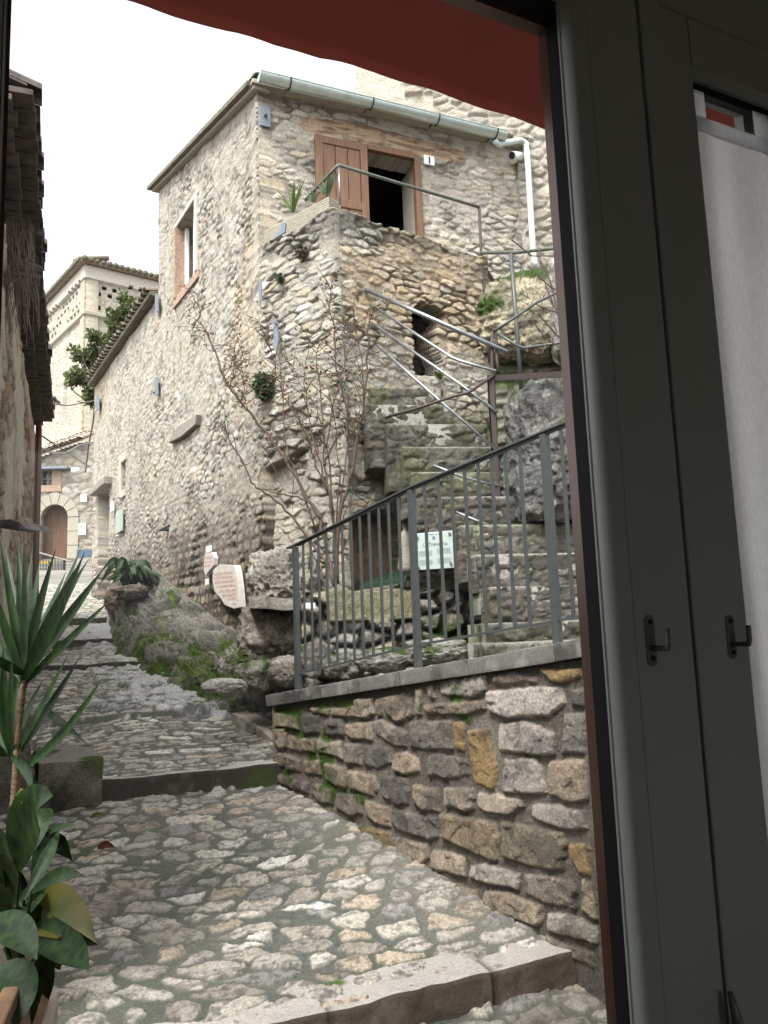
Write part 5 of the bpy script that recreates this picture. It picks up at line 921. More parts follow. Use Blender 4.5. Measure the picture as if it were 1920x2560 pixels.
scribble(WA, [(536, 1438, 582, 1434, 5.5), (534, 1448, 583, 1445, 6), (537, 1459, 586, 1455, 6), (541, 1470, 588, 1466, 6), (548, 1482, 590, 1477, 6), (556, 1492, 590, 1488, 6), (569, 1501, 590, 1498, 6), (579, 1513, 590, 1511, 5)], o, .101, 'redtext', 5)
o = quadplate([(512, 1384), (530, 1380), (535, 1395), (534, 1412), (514, 1438), (509, 1425), (510, 1400)], WA, .09, 'marble', 'marble_plaque', 'smaller pointed marble plaque left of the large one', 'plaque', 'marble plaques with faded red lettering', .05)
scribble(WA, [(511, 1398, 532, 1395, 5), (510, 1408, 533, 1405, 5), (511, 1418, 528, 1415, 5)], o, .091, 'redtext', 6)
panel('info_label', WA, 514, 1367, 528, 1378, 'white', 'small white label above the pointed plaque', 'label', .08, .01); panel('info_label', WA, 512, 1448, 521, 1461, 'white', 'small white label below the pointed plaque', 'label', .08, .01)
panel('info_label', G, 757, 1508, 789, 1521, 'white', 'white label on the rubble wall behind the first balusters', 'label', .17, .01)
# information panel
S_ = Plane((at(1040, 1400, 6.97)[0], 6.97), an(112)); u0, z1 = S_.uv(1041, 1334); u1 = S_.uv(1133, 1334)[0]; z0 = S_.uv(1041, 1426)[1]; W_ = u1 - u0; H_ = z1 - z0
b = MB(); b.box(S_.P(u0, z0, 0), S_.U * W_, S_.N * .012, (0, 0, H_)); pan = tag(b.build('information_panel', M['sign'], bevel=.003), 'pale glassy information panel titled La Torretta beyond the railing', 'information panel')
text('La Torretta', W_ * .125, S_, u0 + W_ * .17, z0 + H_ * .62, .0125, 'textdark', pan, caps=True)
b = MB(); [b.box(S_.P(u0 + W_ * (.24 + .075 * k), z0 + H_ * .925, .0125), S_.U * W_ * (.03 + .02 * (k % 3)), S_.N * .0005, (0, 0, H_ * .022)) for k in range(7)]; b.build('heading_print', M['textblue'], pan)
b = MB(); rg = random.Random(4)
for (cx, cz) in ((.06, .36), (.56, .40), (.06, .12), (.56, .14)):
    for k in range(7): b.box(S_.P(u0 + W_ * cx, z0 + H_ * (cz + k * .022), .0125), S_.U * W_ * rg.uniform(.34, .38), S_.N * .0005, (0, 0, H_ * .009))
b.build('small_print', M['textgrey'], pan); b = MB(); b.box(S_.P(u0 + W_ * .45, z0 + H_ * .79, .0125), S_.U * W_ * .07, S_.N * .0006, (0, 0, H_ * .09)); b.build('emblem', M['textblue'], pan)
for a_, c_ in ((.04, .06), (.92, .12), (.04, .88), (.92, .92)): c = S_.P(u0 + W_ * a_, z0 + H_ * c_, .012); MB().tube([c, c + S_.N * .012], .012, 8).build('stud', M['steel'], pan)
tag(MB().tube([at(1130, 1425, 7.6), at(1130, 1426, 7.55)], .01, 6).build('wall_plug', M['steel']), 'tiny steel plug in the wall just under the information panel', 'plug')
# draped statuette beside the panel
b = MB(); c = at(1019, 1432, 7.45); prof_ = [(0, .075), (.05, .085), (.15, .07), (.26, .062), (.33, .068), (.37, .04), (.39, .022), (.41, .03), (.44, .032), (.47, .02), (.48, .004)]; n = 24; vs = []
for zz, r_ in prof_:
    for k in range(n): th = 2 * math.pi * k / n; rr_ = r_ * (1 + .12 * math.sin(th * 7 + zz * 6) * (zz < .36)); vs.append(c + np.array([rr_ * math.cos(th), rr_ * .8 * math.sin(th), zz]))
fs = [(i * n + k, i * n + (k + 1) % n, (i + 1) * n + (k + 1) % n, (i + 1) * n + k) for i in range(len(prof_) - 1) for k in range(n)] + [tuple(range(n))[::-1]]; b.add(vs, fs)
tag(b.build('draped_statuette', M['greywood'], smooth=True), 'beige draped statuette half hidden behind the middle rail post', 'statuette')
# security camera
q = WB.hit(1280, 404, .02); t = empty('security_camera', q, 'white security camera under the eave end', 'security camera'); b = MB(); b.tube([q, q + WB.N * .08], .045, 14); b.build('mount', M['white'], t, smooth=True)
c = q + WB.N * .13; dd_ = np.array([-.75, -.55, -.25]); dd_ /= np.linalg.norm(dd_); b = MB(); b.tube([c - dd_ * .07, c - dd_ * .06, c + dd_ * .09], [.03, .05, .052], 16); b.build('housing', M['white'], t, smooth=True); b = MB(); b.tube([c + dd_ * .09, c + dd_ * .11], .042, 16); b.build('lens', M['blackp'], t)
# cables
def cable(pts, r_, mat, lb): tag(MB().tube(pts, r_, 5).build('cable', M[mat], smooth=True), lb, 'cable', 'cables strung across the alley')
cable([at(135, 1010, 11), at(170, 1014, 13), at(205, 1008, 15), at(240, 1000, 16.6)], .012, 'galv', 'pale cable from the eave end to the low wall corner'); cable([at(97, 1085, 9.7), at(150, 1120, 14), at(220, 1165, 20), at(238, 1180, 25)], .010, 'blackp', 'thin dark cable crossing in front of the chapel roof')
cable([at(238, 1008, 17), at(232, 1060, 20), at(222, 1110, 22), at(214, 1180, 25)], .02, 'twig', 'dark vine like cable hanging down beside the chapel'); cable([at(98, 1120, 9.7), at(130, 1132, 13), at(165, 1132, 17), at(200, 1112, 20), at(236, 1105, 22)], .018, 'galv', 'sagging pale cable under the chapel eave')
cable([at(136, 995, 8.4), at(140, 1003, 8.6), at(147, 1006, 8.8)], .02, 'slate', 'stub of grey cable at the tip of the sooty eave')
# ================================================================== plants
def blade(b, pts, w0, wmax, fold=.25, roll=0., at_w=.4, side=None):
    """a leaf along 3-D points, tapered, folded along its midrib"""
    pts = [np.array(p, float) for p in pts]
    t = np.linspace(0, 1, 14); k = np.linspace(0, 1, len(pts)); P = np.stack([np.interp(t, k, [p[i] for p in pts]) for i in range(3)], -1)
    for _ in range(2): P[1:-1] = (P[:-2] + 2 * P[1:-1] + P[2:]) / 4
    vs = []
    for i, p in enumerate(P):
        tg = P[min(i + 1, 13)] - P[max(i - 1, 0)]; tg /= np.linalg.norm(tg) + 1e-9; s_ = np.cross(tg, side if side is not None else (0, -1., .25)); s_ /= np.linalg.norm(s_) + 1e-9; nn = np.cross(s_, tg)
        s2 = s_ * math.cos(roll) + nn * math.sin(roll); n2_ = np.cross(s2, tg); x = t[i]; w_ = (w0 + (wmax - w0) * math.sin(min(x / at_w, 1) * math.pi / 2)) if x < at_w else wmax * (1 - ((x - at_w) / (1 - at_w)) ** 1.7); w_ = max(w_, .0006)
        for j in (-1, -.5, 0, .5, 1): vs.append(p + s2 * w_ * j + n2_ * fold * w_ * abs(j))
    fs = [(i * 5 + j, i * 5 + j + 1, i * 5 + 6 + j, i * 5 + 5 + j) for i in range(13) for j in range(4)]; b.add(vs, fs)
def arc(p0, p1, sag, Y0, Y1, n=6):
    out = []
    for i in range(n + 1):
        t = i / n; out.append(at(p0[0] + (p1[0] - p0[0]) * t + sag[0] * math.sin(t * math.pi), p0[1] + (p1[1] - p0[1]) * t + sag[1] * math.sin(t * math.pi), Y0 + (Y1 - Y0) * t))
    return out
yuc = empty('yucca_plant', at(30, 2420, 2.35), 'tall yucca with ringed stem and sword leaves at the left edge', 'yucca')
b = MB(); stp = [(27, 2440), (30, 2200), (33, 2050), (38, 1980), (42, 1900), (46, 1820), (56, 1730), (66, 1690)]
cs = []; rs = []
for i in range(90):
    t_ = i / 89 * (len(stp) - 1); k = min(int(t_), len(stp) - 2); f_ = t_ - k; p = (stp[k][0] + (stp[k + 1][0] - stp[k][0]) * f_, stp[k][1] + (stp[k + 1][1] - stp[k][1]) * f_); cs.append(at(*p, 2.35)); rs.append((.0125 - .004 * i / 89) * (1.12 if i % 3 == 0 else 1.0))
b.tube(cs, rs, 10); b.build('stem', M['stem'], yuc, smooth=True)
H1 = (60, 1680); tips = [(60, 1350, 2.2), (44, 1362, 2.5), (0, 1350, 2.4), (13, 1368, 2.6), (139, 1372, 2.3), (206, 1362, 2.5), (212, 1380, 2.2), (226, 1392, 2.6), (218, 1402, 2.35), (260, 1420, 2.5), (279, 1497, 2.3), (82, 1372, 2.7), (-30, 1430, 2.3), (-40, 1540, 2.5), (-20, 1480, 2.6), (100, 1400, 2.8), (165, 1430, 2.75), (-45, 1620, 2.2), (190, 1420, 2.15)]
rg = random.Random(5); b = MB()
for (x, y, Y) in tips: blade(b, arc((H1[0] + rg.uniform(-6, 6), H1[1] + rg.uniform(-5, 35)), (x, y), (rg.uniform(-6, 6), rg.uniform(-4, 8)), 2.35, Y), .005, .0145 * rg.uniform(.8, 1.12), .3, rg.uniform(-.5, .5), .38)
b.build('leaves', M['leafy'], yuc, smooth=True)
H2 = (36, 1900); b = MB()
for (p0, p1, sg_, Y) in (((44, 1890), (205, 1634), (-4, 12), 2.5), ((40, 1890), (176, 1626), (-2, 10), 2.3), ((48, 1930), (257, 1694), (4, 26), 2.25), ((40, 1900), (108, 1700), (-12, 0), 2.4), ((34, 1895), (52, 1600), (-6, 0), 2.5), ((30, 1900), (8, 1620), (-6, 0), 2.3), ((26, 1885), (-12, 1700), (0, 0), 2.4), ((30, 1880), (30, 1640), (0, 0), 2.2), ((26, 1888), (76, 1985), (22, -2), 2.2), ((24, 1880), (-20, 1780), (0, 0), 2.5), ((20, 1890), (-30, 1900), (0, -16), 2.3)): blade(b, arc(p0, p1, sg_, 2.35, Y), .005, .0145, .3, rg.uniform(-.6, .6), .4)
blade(b, [at(110, 1779, 2.5), at(135, 1790, 2.5), at(170, 1818, 2.45), at(219, 1862, 2.4)], .004, .011, .3)
b.build('leaves', M['leafy'], yuc, smooth=True)
asp = empty('broadleaf_plant', at(40, 2430, 2.2), 'broad leaved aspidistra spilling from the terracotta trough at lower left', 'plant')
LV = [(((48, 2180), (60, 2080), (90, 2000), (132, 1990)), .052, 'leafb', .25, .5), (((42, 2190), (60, 2120), (100, 2040), (128, 2020)), .045, 'leafb', .2, .5), (((30, 2300), (10, 2180), (4, 2090), (-14, 2060)), .04, 'leafb', .25, .4),
      (((50, 2330), (110, 2270), (160, 2300), (185, 2345), (245, 2362)), .030, 'leafb', .2, .45), (((66, 2340), (115, 2262), (150, 2240), (200, 2290), (242, 2358)), .038, 'leafyel', .2, .5), (((150, 2345), (120, 2318), (80, 2300), (43, 2310)), .032, 'leafyel', .25, .5),
      (((60, 2350), (100, 2330), (150, 2350), (200, 2390), (222, 2425)), .042, 'leafb', .2, .6), (((40, 2345), (90, 2350), (130, 2380), (150, 2425)), .04, 'leafb', .2, .6), (((-10, 2420), (25, 2440), (45, 2490), (40, 2570)), .055, 'leafb', .2, .5), (((-20, 2460), (0, 2480), (30, 2530), (20, 2600)), .05, 'leafb', .2, .5),
      (((80, 2230), (120, 2200), (165, 2180), (214, 2192)), .017, 'leafb', .2, .5), (((80, 2200), (110, 2120), (140, 2100), (180, 2150)), .030, 'leafb', .3, .5), (((110, 2090), (140, 2070), (160, 2065), (184, 2063)), .009, 'leafb', .2, .5), (((60, 2250), (100, 2180), (130, 2120), (150, 2070)), .018, 'leafb', .3, .5),
      (((20, 2340), (30, 2250), (20, 2160), (0, 2130)), .036, 'leafb', .2, .5), (((30, 2360), (60, 2270), (100, 2220), (135, 2215)), .03, 'leafb', .25, .5), (((10, 2330), (-5, 2260), (-20, 2200), (-30, 2180)), .04, 'leafb', .25, .5), (((55, 2370), (90, 2400), (100, 2450), (98, 2510)), .02, 'leafb', .25, .5), (((40, 1992), (50, 1975), (56, 1990), (54, 2010)), .008, 'leafyel', .2, .5)]
LV += [(((10, 2370), (60, 2385), (105, 2430), (122, 2500)), .042, 'leafb', .2, .5), (((-20, 2290), (20, 2310), (60, 2345), (92, 2400)), .04, 'leafb', .2, .5), (((-10, 2500), (20, 2480), (60, 2500), (80, 2560)), .045, 'leafb', .2, .5), (((20, 2200), (60, 2230), (95, 2280), (120, 2350)), .035, 'leafb', .25, .5), (((0, 2150), (30, 2190), (50, 2260), (58, 2330)), .04, 'leafb', .2, .5)]
for i, (pts, wd_, mt, fo, aw) in enumerate(LV):
    b = MB(); Y = 2.2 + .05 * ((i * 37) % 5 - 2); blade(b, [at(x, y, Y + .05 * k * (1 if i % 2 else -1)) for k, (x, y) in enumerate(pts)], .004, wd_, fo, .25 * math.sin(i), .5, (0.1, -1., .5)); ob = b.build('leaf', M[mt], asp, smooth=True)
    b = MB(); p0 = at(30 + (i * 13) % 30, 2440, 2.25); b.tube([p0, at(*pts[0], Y)], .004, 5, False); b.build('stalk', M['leafb'], ob)
# terracotta trough
b = MB(); r0, r1 = at(-60, 2560, 1.75), at(95, 2235, 2.55); Ux = (r1 - r0); Ux[2] = 0; Ux /= np.linalg.norm(Ux); Nx = np.array([Ux[1], -Ux[0], 0]); zt_ = at(70, 2400, 2.25)[2]; L_ = 1.25; o_ = at(72, 2400, 2.28) - Ux * .75; o_[2] = zt_
for (off, lw, hh, z_) in ((0, .02, .28, -.28), (-.21, .02, .28, -.28)): b.box(o_ + Nx * off + np.array([0, 0, z_]), Ux * L_, -Nx * lw, (0, 0, hh))
b.box(o_ - Nx * .0 + np.array([0, 0, -.28]), Ux * .02, -Nx * .22, (0, 0, .28)); b.box(o_ + Ux * (L_ - .02) + np.array([0, 0, -.28]), Ux * .02, -Nx * .22, (0, 0, .28)); b.box(o_ + Nx * .012 + np.array([0, 0, -.03]), Ux * L_, -Nx * .04, (0, 0, .035)); b.box(o_ - Nx * .2 + np.array([0, 0, -.03]), Ux * L_, -Nx * .04, (0, 0, .035))
ptr = tag(b.build('terracotta_trough', M['terracotta'], bevel=.006), 'long terracotta trough at the lower left corner', 'planter'); b = MB(); b.box(o_ - Nx * .02 + np.array([0, 0, -.27]), Ux * (L_ - .02), -Nx * .17, (0, 0, .23)); b.build('soil', M['soil'], ptr)
b = MB(); b.box(o_ + np.array([0, 0, -1.9]) + Nx * .02, Ux * L_, -Nx * .3, (0, 0, 1.6)); tag(b.build('trough_plinth', M['ext']), 'masonry plinth under the terracotta trough', 'plinth')
# second aspidistra by the side wall
pc = WA.hit(325, 1465, .45); t2 = empty('broadleaf_plant', pc, 'glossy green plant growing on the rocks beside the alley doorway', 'plant'); b = MB(); rg = random.Random(12)
for k in range(46):
    th = rg.uniform(0, 2 * math.pi); r_ = rg.uniform(.2, .48); e = pc + np.array([r_ * math.cos(th), r_ * math.sin(th) * .6, rg.uniform(-.02, .22)]); m_ = (pc + e) / 2 + np.array([0, 0, rg.uniform(.12, .34)]); blade(b, [pc + np.array([rg.uniform(-.05, .05), 0, -.05]), m_, e], .008, rg.uniform(.03, .05), .2, rg.uniform(-.6, .6), .55, (0, -1, .8))
b.build('leaves', M['leafb'], t2, smooth=True)
q = WA.hit(300, 1506, .5); tag(boulder('reddish_stone', q + np.array([0, 0, 0]), (.2, .2, .2), 72, base=(.36, .26, .2), dark=(.2, .15, .12), n=44), 'reddish lump of stone at the near corner of the alley doorway', 'stone'); q = WA.hit(335, 1482, .45); tag(boulder('plant_rock', q, (.2, .24, .11), 73, base=(.28, .25, .2), dark=(.14, .12, .1), n=60, moss=.15), 'dark rock ledge the glossy plant grows on', 'rock')
# aloes and succulents in the trough
for i, (x, y, n, h_, mt, lb) in enumerate(((733, 532, 15, .27, 'leafgreen', 'pale green spiky aloe at the left end of the trough'), (818, 492, 16, .20, 'leafdk', 'dark green aloe clump at the right end of the trough'), (785, 505, 14, .13, 'leafdk', 'low dark succulents in the middle of the trough'))):
    c = FL.hit(x, y, -.1); b = MB(); rg = random.Random(i)
    for k in range(n):
        a = rg.uniform(-1, 1); e = c + FL.U * a * h_ * .75 + FL.N * rg.uniform(-.5, .6) * h_ * .5 + np.array([0, 0, h_ * rg.uniform(.6, 1.25)]); blade(b, [c, (c + e) / 2 + np.array([0, 0, h_ * .06]), e], .010, .012, .35, rg.uniform(-.4, .4), .2)
    tag(b.build('aloe', M[mt], smooth=True), lb, 'aloe', 'aloes in the trough on the terrace')
# tufts in the walls
def tuft(pl, px, py, rx, ry, n, sz, mat, lb, off=.1, name='wall_tuft'):
    b = MB(); rg = random.Random(int(px)); c = pl.hit(px, py, off); k = np.linalg.norm(c) / F; leaves(b, c, (rx * k, .08, ry * k), n, sz, rg); tag(b.build(name, M[mat]), lb, 'wall plant')
tuft(FL, 660, 968, 24, 32, 1500, .05, 'leafdk', 'round dark green tuft growing from the terrace wall behind the rose', .08); tuft(FL, 700, 697, 9, 9, 160, .035, 'leafdk', 'small dark tuft high on the terrace side', .05); tuft(FL, 757, 633, 20, 13, 260, .04, 'twig', 'dry brown tuft under the trough', .05); tuft(WA, 622, 1430, 9, 12, 60, .05, 'leafivy', 'little green sprig right of the large plaque', .08); tuft(FR, 1098, 935, 9, 7, 90, .04, 'leafivy', 'green sprig on the cellar window sill', .05)
tuft(SP, 1230, 1065, 10, 16, 180, .05, 'leafivy', 'fresh green weed beside the angle iron post above the handrail', .9); tuft(SP, 1295, 725, 28, 6, 160, .04, 'leafivy', 'green growth along the mossy bank top', .35); tuft(SP, 1375, 1235, 12, 18, 150, .05, 'leafivy', 'green weed on the big boulder between the last rail posts', 1.9)
mossclump('moss', [(430, 1600, 8.6, 26, 14), (520, 1640, 7.6, 30, 16), (560, 1700, 6.9, 36, 14), (470, 1660, 7.9, 22, 8), (640, 1680, 7.0, 26, 16), (600, 1640, 7.2, 20, 10)], 2000, .018, 'moss', 'bright green moss and weeds on the rock ledge', 21)
mossclump('moss', [(700, 1870, 6.15, 10, 22), (740, 1895, 5.85, 14, 20), (745, 1860, 5.85, 8, 10), (770, 1810, 5.75, 18, 6)], 700, .014, 'moss', 'green moss tufts in the joints at the left end of the retaining wall', 22) if False else None
# climbing rose, its canes traced one by one
rose = empty('climbing_rose', at(838, 1462, 7.15), 'nearly leafless climbing rose with rust coloured leaves against the terrace', 'rose bush')
CN = [([(836, 1462), (820, 1387), (798, 1293), (754, 1221), (711, 1145), (671, 1090), (635, 1047), (602, 1004), (574, 968), (555, 931), (537, 874), (508, 819), (494, 801), (501, 776), (492, 735)], .016, 1.35), ([(834, 1462), (816, 1405), (769, 1347), (733, 1289), (689, 1250), (653, 1224), (631, 1206), (613, 1166), (595, 1134), (573, 1098), (559, 1069), (545, 1062)], .013, .95),
      ([(800, 1300), (776, 1257), (745, 1242), (711, 1235), (680, 1228), (655, 1222)], .010, .5), ([(838, 1460), (842, 1380), (830, 1297), (816, 1206), (809, 1152), (805, 1025), (798, 953), (790, 900), (800, 850)], .011, .3), ([(840, 1460), (845, 1380), (848, 1293), (870, 1224), (885, 1152), (892, 1094), (899, 1062), (910, 1007), (917, 931), (921, 845), (923, 800), (928, 775)], .016, -.05),
      ([(892, 1094), (882, 1060), (874, 1040), (856, 982), (846, 940), (838, 903), (836, 860), (834, 819), (823, 772), (830, 729), (826, 722)], .010, .1), ([(836, 1400), (834, 1279), (815, 1220), (791, 1167), (780, 1130), (769, 1098), (747, 1047), (728, 1020), (707, 989), (698, 960), (689, 931), (678, 881), (668, 837), (666, 805)], .009, .6),
      ([(812, 1165), (814, 1147), (834, 1109), (856, 1073)], .014, .1), ([(790, 1330), (740, 1180), (725, 1148), (711, 1090), (707, 1025), (704, 953), (700, 900)], .008, .6), ([(834, 1290), (826, 1200), (818, 1120), (826, 1040), (850, 960), (862, 900), (858, 850), (868, 800)], .008, .1), ([(820, 1240), (800, 1160), (778, 1080), (770, 1020), (760, 960), (765, 900), (775, 850)], .008, .35),
      ([(846, 1330), (860, 1180), (870, 1120), (862, 1050), (850, 1000)], .007, .05), ([(574, 968), (585, 930), (588, 890), (580, 865)], .006, 1.1), ([(602, 1004), (610, 960), (604, 920), (600, 900), (612, 870)], .006, 1.0), ([(635, 1047), (612, 1010), (606, 960)], .005, 1.0), ([(912, 1000), (905, 900), (896, 850), (885, 800), (878, 760)], .006, -.05), ([(671, 1090), (668, 1150), (700, 1200), (715, 1240)], .005, .8), ([(735, 1190), (733, 1230), (732, 1283)], .005, .5),
      ([(540, 880), (520, 860), (500, 840)], .004, 1.3), ([(840, 1350), (848, 1200), (842, 1120), (838, 1050), (828, 1000)], .007, .1), ([(838, 1400), (858, 1290), (880, 1240), (884, 1180)], .006, .0), ([(805, 1060), (780, 1000), (740, 940), (720, 900)], .005, .4)]
stem = MB(); lf = [MB(), MB(), MB()]; rg = random.Random(77)
def leafl(b, q, s_):
    d = np.array([rg.gauss(0, 1), rg.gauss(0, .6) - .3, rg.gauss(0, 1)]); d /= np.linalg.norm(d); a = np.cross(d, (rg.gauss(0, 1), rg.gauss(0, 1) - 1, rg.gauss(0, 1))); a /= np.linalg.norm(a) + 1e-6; b.add([q, q + d * s_ * .5 + a * s_ * .32, q + d * s_, q + d * s_ * .5 - a * s_ * .32], [(0, 1, 2, 3)])
for pts, r_, dep in CN:
    n = len(pts); P = []
    for i, (x, y) in enumerate(pts):
        f_ = np.clip((1462 - y) / 700., 0, 1); P.append(at(x, y, 7.12 + dep * f_ ** .8 * (1 if n > 4 else .8)))
    cr = MB(); rad = [r_ * 1.2 * (1 - .70 * i / (n - 1)) for i in range(n)]; Q_ = []; RR = []
    for i in range(n - 1):
        for k in range(3): t_ = k / 3; Q_.append(P[i] * (1 - t_) + P[i + 1] * t_ + np.array([rg.gauss(0, .006), 0, rg.gauss(0, .006)])); RR.append(rad[i] * (1 - t_) + rad[i + 1] * t_)
    Q_.append(P[-1]); RR.append(rad[-1]); cr.tube(Q_, RR, 6); cr.build('cane', M['bark'], rose, smooth=True)
    L_ = len(Q_)
    for i in range(L_):
        yfrac = i / L_; hgt = Q_[i][2]
        if hgt < 1.6: continue
        for k in range(2 if r_ > .006 else 2):
            if rg.random() < .5:
                d = np.array([rg.gauss(0, .8), rg.gauss(0, .25), rg.uniform(.1, 1.2)]); d /= np.linalg.norm(d); ln = rg.uniform(.10, .34); e = Q_[i] + d * ln; m_ = Q_[i] + d * ln * .5 + np.array([rg.gauss(0, .015), 0, rg.gauss(0, .015)]); stem.tube([Q_[i], m_, e], [.0042, .0032, .0016], 4, False)
                dens = 9 if 2.2 < hgt < 4.0 and Q_[i][0] > -1.5 else 5
                for j in range(rg.randint(2, dens)): t_ = rg.random(); p = Q_[i] * (1 - t_) + e * t_ + np.array([rg.gauss(0, .02), rg.gauss(0, .02), rg.gauss(0, .02)]); leafl(lf[rg.choices((0, 1, 2), (5, 3, 1))[0]], p, rg.uniform(.016, .038))
stem.build('twigs', M['bark'], rose); lf[0].build('leaves', M['leafrust'], rose); lf[1].build('leaves', M['leafgreen'], rose); lf[2].build('leaves', M['leafb'], rose)
b = MB(); b.tube([at(872, 1226, 7.08), at(900, 1245, 7.1), at(920, 1258, 7.2)], .004, 4); b.tube([at(866, 1226, 7.05), at(876, 1222, 7.05), at(878, 1230, 7.05)], .006, 4); tag(b.build('green_twine', M['turf']), 'scrap of green twine tied round the rose canes', 'twine')
# bare shrub twigs by the window edge
b = MB(); rg = random.Random(9); qs = [[(1348, 620), (1350, 660), (1366, 720), (1400, 800)], [(1350, 650), (1375, 700), (1395, 780)], [(1280, 600), (1330, 640), (1400, 640)], [(1340, 760), (1370, 775), (1410, 785)], [(1330, 800), (1360, 840), (1400, 870)], [(1345, 690), (1380, 720), (1400, 730)], [(1350, 790), (1385, 830), (1405, 850)]]
for q in qs: b.tube([at(x, y, 6.2 + .002 * (x - 1300)) for x, y in q], .006, 5, False)
for k in range(40): x, y = rg.uniform(1300, 1400), rg.uniform(640, 860); b.tube([at(x, y, 6.3), at(x + rg.uniform(-30, 30), y + rg.uniform(10, 50), 6.3)], .0025, 4, False)
tag(b.build('bare_shrub', M['twig']), 'bare grey twigs crossing the view beside the window edge', 'shrub')
# fallen leaves on the paving
lg = 'fallen leaves on the paving'
for (x, y, lb) in ((265, 2130, 'curled brown leaf lying left on the lower paving'), (244, 2052, 'tiny yellow leaf below the kerb at left')):
    q = st_hit(x, y); b = MB(); blade(b, [q + np.array([-.05, 0, .02]), q + np.array([0, 0, .045]), q + np.array([.05, .01, .02])], .004, .022 if y > 2100 else .012, .4); tag(b.build('fallen_leaf', M['leafrust' if y > 2100 else 'leafyel'], smooth=True), lb, 'leaf', lg)
# ================================================================== the room, its window and the awning
FP = Plane((.339, 1.30), (.889, .457)); ROW = 1280
def su(px, off): return FP.uv(px, ROW, off)[0]
ZT, ZB = 1.62, -1.75
zt1 = FP.uv(1385, 34, .0)[1]; zt2 = FP.uv(1721, 176, .02)[1]; ztop = max(zt1, zt2)
def extr(prof, z0, z1, name, mat, parent, smooth=False):
    """(s, off) profile extruded upright"""
    b = MB(); b.prism([FP.P(s_, z0, o_) for s_, o_ in prof], (0, 0, z1 - z0)); return b.build(name, M[mat], parent, smooth)
sL = FP.uv(10, ROW, 0)[0]
win = empty('casement_window', FP.P(0, ZB, 0), 'tall glazed window leaf with black gasket, seen from inside at the left of the post', 'window')
s_sp0, s_sp1, s_g1, s_b1, s_c1, s_line, s_gr0, s_gr1, s_end = su(1439, -.035), su(1449, -.02), su(1481, .0), su(1491, .006), su(1530, .028), su(1564, .028), su(1704, .028), su(1718, .028), su(1842, .022)
extr([(s_sp0, -.045), (s_sp0, -.02), (s_sp0 + .2, -.02), (s_sp0 + .2, -.045)], ZB, zt1 + .02, 'spacer_bar', 'spacer', win)
extr([(s_sp1, -.019), (s_g1, .0), (s_g1 + .1, .0), (s_g1 + .1, -.019)], ZB, zt1 + .01, 'gasket', 'gasket', win)
pr = [(s_g1 + .0005, -.002), (s_g1 + .0005, .004), (s_b1, .006)] + [(s_b1 + (s_c1 - s_b1) * (1 - math.cos(k * math.pi / 16)), .006 + .022 * math.sin(k * math.pi / 16)) for k in range(1, 9)] + [(s_line - .0008, .028), (s_line, .0262), (s_line + .0008, .028), (s_gr0 - .003, .028), (s_gr0, .024), (s_gr0, -.002)]
extr(pr, ZB, ZT, 'stile', 'pvc', win)
# left stile, just inside the picture's left edge
wL = FP.uv(-38, ROW, .0)[0]; wL2 = FP.uv(-24, ROW, -.02)[0]; wL3 = FP.uv(-14, ROW, -.03)[0]
extr([(wL2, -.019), (wL2 - .08, -.019), (wL2 - .08, .0), (wL2 - .004, .0)], ZB, zt1, 'gasket', 'gasket', win); extr([(wL3, -.045), (wL3, -.02), (wL3 - .2, -.02), (wL3 - .2, -.045)], ZB, zt1, 'spacer_bar', 'spacer', win); extr([(wL, -.002), (wL, .028), (wL - .14, .028), (wL - .14, -.002)], ZB, ZT, 'stile', 'pvc', win)
def hbar(s0_, s1_, prof, name, mat, parent):
    b = MB(); b.prism([FP.P(s0_, z, o_) for z, o_ in prof], FP.U * (s1_ - s0_)); return b.build(name, M[mat], parent)
hbar(wL, s_b1, [(zt1 + .022, .004), (zt1 + .05, .0275), (ZT - .002, .0275), (ZT - .002, -.002), (zt1 + .022, -.002)], 'top_rail', 'pvc', win); hbar(wL, s_g1 + .02, [(zt1 + .0, -.019), (zt1 + .021, .002), (zt1 + .12, .002), (zt1 + .12, -.019)], 'gasket', 'gasket', win); hbar(wL, s_g1, [(zt1 - .012, -.045), (zt1 - .012, -.02), (zt1 + .1, -.02), (zt1 + .1, -.045)], 'spacer_bar', 'spacer', win)
gm_, gt, gb_ = newmat('pane_glass'); tr = nd(gt, 'ShaderNodeBsdfTransparent'); tr.inputs[0].default_value = (.97, .985, .975, 1); gl = nd(gt, 'ShaderNodeBsdfGlossy'); gl.inputs['Roughness'].default_value = .02; fr = nd(gt, 'ShaderNodeFresnel'); fr.inputs[0].default_value = 1.3; ms = nd(gt, 'ShaderNodeMixShader'); gt.links.new(fr.outputs[0], ms.inputs[0]); gt.links.new(tr.outputs[0], ms.inputs[1]); gt.links.new(gl.outputs[0], ms.inputs[2]); gt.links.new(ms.outputs[0], gt.nodes['Material Output'].inputs[0])
def pane(s0_, s1_, z0, z1, off, parent): b = MB(); b.add([FP.P(s0_, z0, off), FP.P(s1_, z0, off), FP.P(s1_, z1, off), FP.P(s0_, z1, off)], [(0, 1, 2, 3)]); return b.build('glass_pane', gm_, parent)
pane(wL - .02, s_g1 + .02, ZB, zt1 + .05, -.0195, win)
win2 = empty('casement_window', FP.P(s_gr1, ZB, 0), 'second window leaf on the right with a white linen curtain hung on it', 'window')
sR = s_end + .62
extr([(s_gr1, -.002), (s_gr1, .020), (s_gr1 + .002, .022), (s_end - .004, .022), (s_end, .018), (s_end, -.002)], ZB, ZT, 'stile', 'pvc', win2); extr([(sR, -.002), (sR, .022), (sR + .12, .022), (sR + .12, -.002)], ZB, ZT, 'stile', 'pvc', win2)
